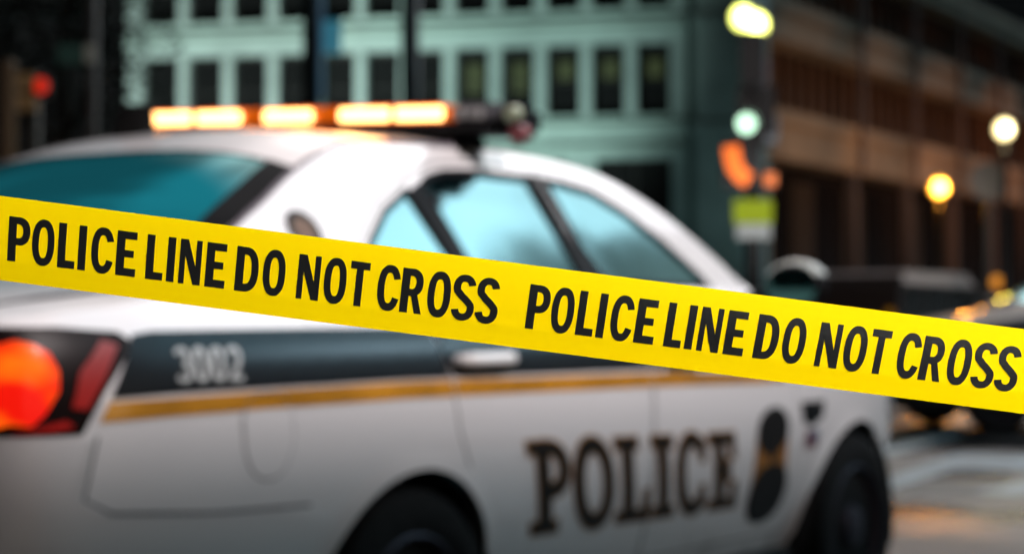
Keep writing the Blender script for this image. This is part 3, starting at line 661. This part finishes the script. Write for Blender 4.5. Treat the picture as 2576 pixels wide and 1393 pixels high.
# the brown building receding down the street on the right
B = Wall(1938, 300, 92, 4.6)
brown = thing('office_building', 'brown concrete office building with long horizontal beams and thin fins on the right', 'building'); brown.matrix_world = B.mtx()
bronze = mat('brown_concrete', (.42, .30, .20), .75, var=.2, scale=.5); finm = mat('fin_brown', (.22, .13, .09), .6, var=.2); bdark = mat('bronze_glass', (.012, .009, .009), .2)
LEN = 230
z1t = B.uz(1948, 295)[1]; z1b = B.uz(1948, 412)[1]; z2t = B.uz(1948, 26)[1]; z2b = B.uz(1948, 126)[1]; z3b = B.uz(2576, 128)[1]; z3t = z3b+(z2t-z2b)
z3b = B.uz(2400, 70)[1]; z3t = B.uz(2400, 20)[1]
for zz0, zz1 in ((z1b, z1t), (z2b, z2t), (z3b, z3t)):
    bm = box(-4.5, LEN, 0, 1.5, zz0, zz1, .05); add_box(bm, -4.55, LEN, 1.503, 1.65, zz1-.5, zz1+.05)
    obj('beam', bm, bronze, brown, False)
obj('glass_wall', box(0, LEN, -.6, -.4, .3, z3t+8), bdark, brown, False)
obj('end_wall', box(-4.45, -.003, -18, -.01, 0, z3t+6), bronze, brown, False)
obj('back_mass', box(.05, LEN, -18, -.7, 0, z3t+7.9), mat('inside_dark', (.01, .01, .01), .9), brown, False)
x = .4; k = 0
while x < 62:
    for a, b in ((z1t+.06, z2b-.002), (z2t+.06, z3b-.002)):
        obj('fin', box(x-.16, x+.16, -.38, -.02, a, b), finm, brown, False)
    x += 1.5; k += 1
pale = mat('column_pale', (.30, .24, .24), .5, var=.1)
for px in (2080, 2220, 2337, 2440, 2520):
    u = B.uz(px, 300)[0]; bm = bmesh.new(); add_box(bm, u-.14, u+.14, 1.0, 1.5, 0, z1b-.003, bev=.05); add_box(bm, u-.12, u+.12, 1.66, 1.9, z1b, z3b, bev=.05)
    obj('column', bm, pale, brown, False)
for px in (2010, 2140, 2290, 2390):
    u = B.uz(px, 500)[0]; w = obj('shopfront', box(u, u+3, -.39, -.33, .4, z1b-.6), mat('shop_glass_dim', (.03, .02, .015), .3, emit=(.5, .25, .12), estr=.02), brown, False)
sw = bmesh.new(); add_box(sw, -3, LEN, 2.4, 9.5, .0, .14, bev=.02); sw.transform(B.mtx()); tag(obj('pavement', sw, pave, None, False), kind='structure')
sw = bmesh.new(); add_box(sw, -14, uL+5, .3, 7, .0, .14, bev=.02); sw.transform(MA); tag(obj('pavement', sw, pave, None, False), kind='structure')

# ------------------------------------------------------------------ lit lamps, signals, poles
black = mat('cast_iron_black', (.012, .012, .013), .45); steel = mat('pole_grey', (.10, .095, .09), .5)
def ground(px, py, d):
    P = at(px, py, d); return P
def up_z(px, py, d): return at(px, py, d).z
def globe_lamp(name_label, pts, d, r, col, stren, light, group=None, rr=None):
    """pts: view positions of the globes; the post stands under their middle"""
    P = [at(x, y, d) for x, y in pts]; c = sum(P, Vector())/len(P); t = thing('street_lamp', name_label, 'street lamp', (c.x, c.y, 0), 0, group)
    top_ = min(p.z for p in P)-r
    pole = obj('pole', lathe([(.16, 0), (.16, .25), (.10, .32), (.065, .9), (.05, top_-.25), (.075, top_-.2), (.04, top_-.15)], 16), black, t)
    g_m = mat('globe_'+str(col)+str(stren), (.8, .8, .7), .4, emit=col, estr=stren)
    for p in P:
        q = p-Vector((c.x, c.y, 0)); bm = bmesh.new(); bmesh.ops.create_uvsphere(bm, u_segments=24, v_segments=16, radius=r, matrix=Matrix.Translation(q) @ Matrix.Diagonal((1, 1, 1.08, 1))); gl = obj('globe', bm, g_m, t)
        obj('arm', tube([(0, 0, top_-.3), (q.x*.6, q.y*.6, top_-.32), (q.x, q.y, q.z-r*.95)], .025, 8), black, t)
        obj('finial', lathe([(.05, 0), (.06, .03), (.02, .08), (.0, .14)], 12, Matrix.Translation(q+Vector((0, 0, r*1.03)))), black, gl)
        if light: lamp('globe_light', 'POINT', p+Vector((0, 0, 0))-FW*(r+.08), light, col, None, r)
    return t
globe_lamp('black street lamp with twin glowing yellow globes above the traffic signal', [(1868, 44), (1903, 62)], 23.5, .135, (.95, 1.0, .22), 2.6, 25)
globe_lamp('lamp post with one warm white globe at the right edge', [(2526, 325)], 34, .15, (1, .80, .38), 2.6, 40)
globe_lamp('orange lit lamp on its post in front of the brown building', [(2362, 472)], 40, .17, (1, .36, .03), 2.6, 250)

# centre signal on its pole
SD = 20.0
C0 = at(1896, 700, SD); sg = thing('traffic_signal', 'black traffic signal showing a white green light with orange walk signals below', 'traffic signal', (C0.x, C0.y, 0), math.atan2(-FW.y, -FW.x))
# local frame: +x towards the camera, y to the picture's right
MI = Matrix.Translation((C0.x, C0.y, 0)) @ Matrix.Rotation(math.atan2(-FW.y, -FW.x), 4, 'Z'); MI = MI.inverted()
def loc(px, py, d=SD): return MI @ at(px, py, d)
pole_b = obj('pole', tube([(0, 0, 0), (0, 0, loc(1896, 95).z)], [.085, .07], 16), black, sg)
obj('base', lathe([(.2, 0), (.2, .3), (.13, .42), (.1, .5)], 20), black, sg)
def sbox(x0, y0, x1, y1, dx0, dx1, bev=.015):
    a, b = loc(x0, y0), loc(x1, y1); return box(dx0, dx1, min(a.y, b.y), max(a.y, b.y), min(a.z, b.z), max(a.z, b.z), bev)
h = obj('signal_head', sbox(1848, 222, 1942, 372, .09, .32), black, sg)
obj('lens_housing', sbox(1858, 85, 1918, 215, .09, .25), black, sg)
pp = loc(1868, 318); obj('green_light', lathe([(.085, 0), (.09, .02), (.06, .04), (0, .05)], 24, Matrix.Translation((.32, pp.y, pp.z)) @ Matrix.Rotation(R(90), 4, 'Y')), mat('signal_green', (.7, 1, .8), .3, emit=(.62, 1, .72), estr=2.2), h)
vz = bmesh.new()
pr = [(.325, 0), (.52, 0)]
for y, z in ((318, 0), (262, 0)):
    q = loc(1868, y); a = []
    for xx in (.32, .5):
        a.append([vz.verts.new((xx, q.y+.105*math.cos(R(t)), q.z+.105*math.sin(R(t)))) for t in range(-20, 201, 20)])
    for k in range(len(a[0])-1): vz.faces.new((a[0][k], a[0][k+1], a[1][k+1], a[1][k]))
obj('visor', vz, black, h)
obj('side_rim', sbox(1936, 300, 1950, 345, .08, .3, .01), mat('rim_pale', (.5, .55, .6), .4), h)
obj('rim_plate', sbox(1915, 345, 1946, 366, .325, .34, .0), mat('rim_pale', (.5, .55, .6), .4), h)
obj('lit_edge', sbox(1918, 150, 1932, 216, .05, .12, .01), mat('lit_edge_pale', (.3, .3, .36), .4), sg)  # lit edge of the pole put in as a pale strip
orange_e = mat('walk_orange', (1, .25, .02), .4, emit=(1, .16, .012), estr=1.25)
wh = obj('walk_signal', sbox(1812, 360, 1905, 476, .10, .28), black, sg)
q = [loc(x, y) for x, y in ((1832, 372), (1836, 400), (1842, 425), (1858, 446), (1876, 458))]
obj('orange_hand', region([stroke([(v.y, v.z) for v in q], .155)], [], .05, lambda a, b: (.285, a, b), .01), orange_e, wh)
wh2 = obj('walk_signal', sbox(1912, 432, 1948, 476, .06, .24), black, sg); obj('orange_hand', sbox(1916, 440, 1944, 470, .245, .255, .0), mat('walk_orange_dim', (1, .25, .05), .4, emit=(1, .22, .05), estr=.75), wh2)
obj('sign_plate', sbox(1843, 503, 1940, 562, .09, .105, 0), mat('yellow_green_sign', (.62, .78, .0), .35, spec=.2), sg)
obj('sign_plate', sbox(1850, 564, 1936, 600, .09, .105, 0), mat('white_sign', (.75, .78, .78), .35, spec=.2), sg)
lamp('added_sign_light', 'SPOT', (7, -8, 1.2), 2600, (1, 1, .95), tuple(at(1892, 548, SD)), .15, 5.5, .5)  # added light without a vehicle, brightens the two sign plates

# signal at the far left
SD2 = 22.0; C1 = at(85, 700, SD2); s2 = thing('traffic_signal', 'tan traffic signal with one red light at the far left', 'traffic signal', (C1.x, C1.y, 0), math.atan2(-FW.y, -FW.x))
MI = (Matrix.Translation((C1.x, C1.y, 0)) @ Matrix.Rotation(math.atan2(-FW.y, -FW.x), 4, 'Z')).inverted()
def loc(px, py, d=SD2): return MI @ at(px, py, d)
tan_m = mat('signal_tan', (.42, .24, .09), .5)
obj('pole', tube([(0, 0, 0), (0, 0, loc(85, 180).z)], [.08, .06], 12), mat('pole_brown', (.06, .045, .03), .6), s2)
for y in (212, 262): 
    hd = obj('signal_head', sbox(52, y-22, 98, y+20, .07, .25), tan_m, s2)
hd = obj('signal_head', sbox(90, 190, 128, 245, .0, .16), black, s2)
pp = loc(110, 219); obj('red_light', lathe([(.08, 0), (.085, .02), (.05, .045), (0, .05)], 24, Matrix.Translation((.165, pp.y, pp.z)) @ Matrix.Rotation(R(90), 4, 'Y')), mat('signal_red', (.8, .02, .01), .3, emit=(1, .03, .008), estr=.5), hd)
# brown post beside it
C2 = at(20, 700, 21); bp_ = thing('utility_post', 'short brown post left of the tan traffic signal', 'post', (C2.x, C2.y, 0)); zt = at(20, 150, 21).z
obj('pole', lathe([(.09, 0), (.075, zt-.1), (.085, zt-.05), (.05, zt)], 14), mat('post_brown', (.16, .09, .04), .6), bp_)
obj('band', lathe([(.1, zt-1.4), (.115, zt-1.35), (.115, zt-1.1), (.1, zt-1.05)], 14), mat('band_pale', (.4, .3, .26), .5), bp_)
# sign post with green street blade
C3 = at(232, 700, 21); st_ = thing('sign_post', 'tall thin grey post carrying a small dark green street blade on the left', 'sign post', (C3.x, C3.y, 0), math.atan2(-FW.y, -FW.x))
MI = (Matrix.Translation((C3.x, C3.y, 0)) @ Matrix.Rotation(math.atan2(-FW.y, -FW.x), 4, 'Z')).inverted()
def loc(px, py, d=21.): return MI @ at(px, py, d)
obj('pole', tube([(0, 0, 0), (0, 0, loc(232, -60).z)], .055, 12), mat('post_greybrown', (.07, .06, .055), .6), st_)
obj('blade', sbox(146, 112, 218, 162, .03, .05, 0), mat('green_sign', (.0, .07, .05), .5), st_)
obj('bracket', sbox(214, 112, 240, 160, .055, .09, .01), mat('bracket_pale', (.35, .36, .3), .5), st_)
# dark poles against the teal facade, one with a blue banner
C4 = at(783, 700, 42); dp = thing('lamp_post', 'tall black post with a narrow blue banner in front of the teal facade', 'post', (C4.x, C4.y, 0), math.atan2(-FW.y, -FW.x))
MI = (Matrix.Translation((C4.x, C4.y, 0)) @ Matrix.Rotation(math.atan2(-FW.y, -FW.x), 4, 'Z')).inverted()
def loc(px, py, d=42.): return MI @ at(px, py, d)
obj('pole', tube([(0, 0, 0), (0, 0, loc(783, -120).z)], .19, 14), black, dp)
obj('banner', sbox(806, 48, 858, 132, -.03, .0, 0), mat('banner_blue', (.08, .40, .55), .6, emit=(.1, .5, .7), estr=.22), dp)  # blue glow put into the panel itself
obj('strip', sbox(799, -60, 813, 250, .0, .06, 0), mat('strip_blue', (.1, .2, .32), .6, emit=(.15, .35, .6), estr=.18), dp)  # blue light along the pole put into a glowing strip
obj('banner_arm', sbox(783, 44, 860, 49, -.06, .02, .0), black, dp)
C5 = at(1032, 700, 44); dp2 = thing('lamp_post', 'plain thick black post in front of the middle of the teal facade', 'post', (C5.x, C5.y, 0)); obj('pole', tube([(0, 0, 0), (0, 0, at(1032, -120, 44).z)], .2, 14), black, dp2); obj('base', lathe([(.4, 0), (.4, .5), (.25, .7), (.2, .8)], 16), black, dp2)
# round green sign on its post at the right
C6 = at(2486, 700, 36); gs = thing('sign_post', 'thin post with a round dark green sign at the right', 'sign post', (C6.x, C6.y, 0), math.atan2(-FW.y, -FW.x))
zc = at(2486, 455, 36).z
obj('pole', tube([(0, 0, 0), (0, 0, zc+.3)], .05, 12), steel, gs); dk = obj('disc', lathe([(.30, 0), (.30, .03)], 28, Matrix.Translation((.06, 0, zc)) @ Matrix.Rotation(R(90), 4, 'Y')), mat('disc_green', (.01, .16, .11), .5, emit=(.05, .6, .4), estr=.08), gs)  # faint green glow put into the sign's own colour
obj('disc_rim', lathe([(.305, 0), (.335, 0), (.335, .035), (.305, .035)], 28, Matrix.Translation((.06, 0, zc)) @ Matrix.Rotation(R(90), 4, 'Y')), mat('disc_rim', (.3, .28, .26), .5), dk)

# ------------------------------------------------------------------ tree at the upper left
def tree(name, label, base, h, r, seed, leafs=2600, col=(.02, .03, .02)):
    rnd = random.Random(seed); t = thing(name, label, 'tree', base)
    bm = bmesh.new(); add_tube(bm, [(0, 0, 0), (.1, .05, h*.3), (-.05, .1, h*.6), (0, 0, h*.9)], [.28, .22, .13, .04], 12)
    cl = []
    for k in range(11):
        a = k*2.4; z0 = h*(.35+.045*k); d = r*(.55+.4*rnd.random()); e = Vector((d*math.cos(a), d*math.sin(a), z0+h*.16)); add_tube(bm, [(0, 0, z0), tuple(Vector((e.x*.5, e.y*.5, z0+h*.1))), tuple(e)], [.09, .06, .02], 7); cl.append((e, r*.45)); cl.append((e*.6+Vector((0, 0, z0*.45)), r*.4))
    obj('trunk', bm, mat('bark', (.05, .04, .03), .9, var=.3, scale=12), t)
    bm = bmesh.new()
    for k in range(leafs):
        c, rr = rnd.choice(cl); v = Vector((rnd.gauss(0, 1), rnd.gauss(0, 1), rnd.gauss(0, .8))); v = v.normalized()*rr*rnd.random()**.4; p = c+v
        s = .09+.09*rnd.random(); M = Matrix.Translation(p) @ Matrix.Rotation(rnd.random()*6.28, 4, 'Z') @ Matrix.Rotation(rnd.random()*3, 4, 'X')
        bm.faces.new([bm.verts.new(M @ Vector(q)) for q in ((-s, 0, 0), (0, -s*.5, .02), (s, 0, 0), (0, s*.5, .02))])
    obj('crown', bm, mat('foliage_dark', col, .7, var=.4, scale=2), t, False); return t
P = at(170, 700, 55); tree('street_tree', 'dark leafy street tree hiding the left edge of the teal building', (P.x, P.y, 0), 13.5, 3.1, 3)
P = at(20, 700, 66); tree('street_tree', 'dark leafy street tree in the top left corner', (P.x, P.y, 0), 15, 4, 5)

# ------------------------------------------------------------------ other vehicles
dark_paint = mat('dark_blue_paint', (.008, .01, .013), .5, coat=.15)
other = thing('parked_car', 'dark glossy saloon car beyond the nose of the police car at the right', 'car')
build_saloon(other, dark_paint, True)
P = at(2215, 700, 19.0); hd = YAW+R(100)
# nose towards the left of the picture, right next to the police car's front
other.location = (P.x+.6*math.cos(YAW)-5.08*math.cos(hd), P.y+.6*math.sin(YAW)-5.08*math.sin(hd), 0); other.rotation_euler = (0, 0, hd)
# brown van parked along the street
V = thing('parked_van', 'brown panel van parked along the street with a strip of light painted pale along its roof', 'van')
P = at(2112, 700, 33); V.location = (P.x, P.y, 0); V.scale = (1, 1, .86); V.rotation_euler = (0, 0, R(2))
vp = mat('van_brown', (.03, .02, .018), .4, coat=.4)
prof = [(0, .35), (.02, 1.1), (.12, 1.75), (.3, 1.98), (3.6, 1.98), (4.0, 1.85), (4.45, 1.25), (5.1, 1.1), (5.25, .85), (5.25, .4)]
arch = []
bot = [(5.25, .4)]
for cx in (4.35, .95): bot += [(cx+.4*math.cos(R(a)), .36+.4*math.sin(R(a))) for a in range(0, 181, 15)]
bm = region([prof[:-1]+bot], [], .4, lambda x, z: (x, -.95, z), 0, grid=False); r_ = bmesh.ops.extrude_face_region(bm, geom=bm.faces[:]); bmesh.ops.translate(bm, verts=[v for v in r_['geom'] if isinstance(v, bmesh.types.BMVert)], vec=(0, 1.9, 0)); bmesh.ops.recalc_face_normals(bm, faces=bm.faces)
obj('body', bm, vp, V, False)
for sd in (-1, 1):
    for poly in ([(2.6, 1.15), (4.3, 1.15), (4.0, 1.72), (2.6, 1.75)], [(.3, 1.2), (1.3, 1.2), (1.3, 1.75), (.35, 1.75)], [(1.4, 1.2), (2.5, 1.2), (2.5, 1.75), (1.4, 1.75)]):
        obj('window', region([poly], [], 1, lambda x, z, sd=sd: (x, sd*.956, z), .004, grid=False), dglass, V, False)
    for cx in (.95, 4.35): 
        w = obj('wheel', lathe([(.2, -.2), (.33, -.2), (.35, -.17), (.35, -.03), (.33, 0), (.2, .0)], 28, Matrix.Translation((cx, sd*.93, .35)) @ Matrix.Rotation(R(-90)*sd, 4, 'X')), mat('tyre_rubber', (.016,)*3), V)
        obj('rim', lathe([(.2, -.15), (.2, -.01), (.1, -.04), (0, -.03)], 20, Matrix.Translation((cx, sd*.93, .35)) @ Matrix.Rotation(R(-90)*sd, 4, 'X')), mat('wheel_metal', (.3,)*3), w)
obj('roof_streak', box(.35, 3.7, -.93, .93, 1.985, 2.05, .01), mat('roof_streak_pale', (.75, .70, .70), .4), V)  # pale colour stands in for the light streak on the roof
for sd in (-1, 1): obj('painted_streak', region([[(.32, 1.84), (4.02, 1.80), (3.9, 1.87), (3.6, 1.97), (.3, 1.97)]], [], 1, lambda x, z, sd=sd: (x, sd*.954, z), .003, grid=False), mat('streak_pale', (.7, .65, .65), .5), V)  # streak of light on the van's upper side, painted pale
lamp('unseen_floodlight', 'SPOT', (P.x-2, P.y-8, 5.5), 700, (1, .85, .82), (P.x+2, P.y, 1.7), .3, 40, .6)  # added light with no post, brightens the van's pale streak
obj('tail_lamp', box(-.012, .02, -.9, -.78, 1.0, 1.35), mat('amber_reflector', (.5, .25, .02), .3, emit=(1, .4, 0), estr=.1), V); obj('tail_lamp', box(-.012, .02, .78, .9, 1.0, 1.35), mat('amber_reflector', (.5, .25, .02)), V)
# a far car with its lamps on
for px, py, col, lab in ((2396, 705, (1, .75, .08), 'small dark car far down the street with one yellow lamp'), (2508, 708, (1, .35, .03), 'small dark car far down the street at the right edge with an orange lamp')):
    P = at(px, py, 46); c = thing('distant_car', lab, 'car', (P.x, P.y, 0), R(5))
    pr = [(0, .3), (0, .8), (.25, 1.0), (.9, 1.05), (1.3, 1.42), (2.6, 1.45), (3.3, 1.02), (4.3, .85), (4.5, .3)]
    bm = region([pr], [], 1, lambda x, z: (x, -.85, z), 0, grid=False); r_ = bmesh.ops.extrude_face_region(bm, geom=bm.faces[:]); bmesh.ops.translate(bm, verts=[v for v in r_['geom'] if isinstance(v, bmesh.types.BMVert)], vec=(0, 1.7, 0)); bmesh.ops.recalc_face_normals(bm, faces=bm.faces); obj('body', bm, dark_paint, c, False)
    obj('lamp', lathe([(.14, 0), (.12, .04), (0, .06)], 16, Matrix.Translation((-.01, 0, P.z)) @ Matrix.Rotation(R(-90), 4, 'Y')), mat('far_lamp'+str(px), (.8, .5, .1), .4, emit=col, estr=.8), c)
    for cx in (.9, 3.6): obj('wheel', lathe([(.33, -.86), (.33, .86)], 20, Matrix.Translation((cx, 0, .33)) @ Matrix.Rotation(R(90), 4, 'X')), mat('tyre_rubber', (.016,)*3), c)

# the street's other side, seen only as a reflection in the car
o_ = thing('office_building', 'long dark brick building with a few lit windows across the street', 'building', (2, -21, 0), 0)
obj('wall', box(-12, 52, -10, 0, 0, 8.5, .05), mat('brick_dark', (.10, .06, .05), .85, var=.3, scale=2), o_, False)
rnd = random.Random(4); wl = mat('lit_window', (.6, .55, .4), .4, emit=(1, .82, .6), estr=1.6); wd = dglass
for i in range(21):
    for z0 in (1.0, 4.6):
        xx = -10+i*3; obj('window', box(xx, xx+1.5, .003, .05, z0, z0+2.4), wl if rnd.random() < .28 else wd, o_, False)
tree('street_tree', 'leafy street tree before the brick building across the street', (24, -16, 0), 9, 2.6, 9, 1500)
tree('street_tree', 'tall leafy street tree on the near kerb beyond the right edge of the view', (31, -5.2, 0), 12.6, 3.4, 12, 3000)
tw = thing('tower_building', 'narrow pale stone tower on the right beyond the edge of the view', 'building', (41, -12.2, 0)); pst = mat('pale_stone', (.55, .56, .52), .8, var=.15, scale=.6)
obj('wall', box(-3, 3, -2.6, 2.2, 0, 22.5, .1), pst, tw, False); obj('annex_wall', box(-3, 3, 2.3, 4.2, 0, 19.5, .1), pst, tw, False)
for k in range(6):
    for y_ in (-1.6, .4): obj('window', box(-3.04, -3.003, y_, y_+.9, 1.5+k*3.4, 3.4+k*3.4), dglass, tw, False)
lamp('added_tower_light', 'SPOT', (31, -13.5, 3), 16000, (1, .98, .92), (38, -12, 19), .3, 50, .6)  # added light, brightens the tower for the window reflections
tree('street_tree', 'wider street tree further along the brick building across the street', (34, -15, 0), 10, 3.2, 10, 1500)

SHY = 0.036; SHA = 5
# ------------------------------------------------------------------ lamps added out of view for car, tape and road, then building floodlights
def added_mast(label, x, y, h, tx_, ty_, power, col, size, tz=0.):  # builds an added lamp that stays out of view
    t = thing('street_lamp', label, 'street lamp', (x, y, 0)); v = Vector((tx_-x, ty_-y, 0)).normalized()  # added lamp, out of view
    obj('pole', tube([(0, 0, 0), (0, 0, h-.4), tuple(v*.4+Vector((0, 0, h)))], [.1, .07, .05], 12), steel, t)
    c = v*.9+Vector((0, 0, h)); obj('added_lamp_head', box(-.5, .5, -.25, .25, .03, .16, .03, Matrix.Translation(c) @ Matrix.Rotation(math.atan2(v.y, v.x), 4, 'Z')), steel, t)
    lamp('added_light', 'AREA', (x+c.x, y+c.y, h-.02), power, col, (tx_, ty_, tz), size); return t
t = thing('street_lamp', 'added tube lamp with a light-blocking plate, out of view across from the police car', 'street lamp', (1.2, -6.2, 0))
obj('pole', tube([(0, 0, 0), (0, 0, 4.3), (0, .35, 4.68), (0, 1.2, 4.72)], [.09, .06, .05, .04], 12), steel, t)
obj('added_lamp_head', box(-.75, .75, 1.08, 1.32, 4.64, 4.71, .02), steel, t)
obj('light_blocker', box(-1.6, 1.6, -1.2, 0, -.01, .01, 0, Matrix.Translation((0, 1.914+SHY, 3.9)) @ Matrix.Rotation(R(-SHA), 4, 'Z')), black, t)  # added plate, keeps lamplight off the car's lower side
for x_ in (-.7, .7): obj('blocker_rod', tube([(x_, 1.0, 3.9), (x_, 1.1, 4.68)], .012, 6), steel, t)
kl = lamp('added_light', 'AREA', (1.2, -5.0, 4.6), 425, (1, .89, .88), (1.2, -.7, 1.2), .3); kl.data.shape = 'RECTANGLE'; kl.data.size = 1.2; kl.data.size_y = .05  # added lamp, out of view, lights the car's side
added_mast('added tall grey lamp out of view on the left, lighting the police car', -3.6, 4.5, 6.0, 1.4, 0, 330, (1, .88, .86), .8, 1.2)  # added for light on the roof and trunk
t = thing('added_tape_lamp', 'added small lamp on a stand out of view, shining on the tape from the right', 'added light', (-2.2, -5.25, 0))
obj('added_stand', tube([(0, 0, 0), (0, 0, 2.15)], .025, 10), steel, t); obj('added_lamp_head', lathe([(.11, 0), (.12, .03), (.09, .12), (.03, .16)], 20, Matrix.Translation((0, 0, 2.2)) @ Matrix.Rotation(R(-60), 4, 'X')), steel, t)
lamp('added_tape_light', 'SPOT', (-2.2, -5.18, 2.2), 1700, (1, .98, .95), tuple(TO+RT*.1), .12, 34, .35)  # added lamp, out of view, brightens the tape
added_mast('added tall grey lamp out of view on the right, lighting the road', 15, -10.5, 7.0, 11.5, 1.5, 400, (.6, .85, 1), .6, 0.)  # added for cool light on the road at the right
def flood(u, out_, z, tu, tz, power, col, spot=75):
    a = Vector(A.pt(u, z, out_)); b = Vector(A.pt(tu, tz, 0)); lamp('facade_floodlight', 'SPOT', a, power, col, b, .3, spot, .9)
flood(8, 13, .6, 8, 10, 10500, (.8, 1, .95), 62); flood(19, 13, .6, 19, 11, 17000, (.9, 1, .95)); flood(38, 13, .6, 38, 10, 1900, (.8, 1, .95)); flood(-2.5, 9, .6, -2.2, 9, 350, (.6, .95, 1))
def floodB(u, out_, z, tu, tz, power, col, spot=80):
    a = Vector(B.pt(u, z, out_)); b = Vector(B.pt(tu, tz, 0)); lamp('unseen_floodlight', 'SPOT', a, power, col, b, .3, spot, .9)
for u_, p_, c_ in ((-2, 2200, (1, .62, .38)), (8, 2600, (1, .58, .34)), (19, 3000, (1, .52, .28)), (31, 3600, (1, .46, .22)), (44, 3600, (1, .42, .18)), (58, 3000, (1, .5, .3))): floodB(u_, 14, 6, u_+3, 8.0, p_*.85, (c_[0], c_[1]*.93, c_[2]*.85), 66)
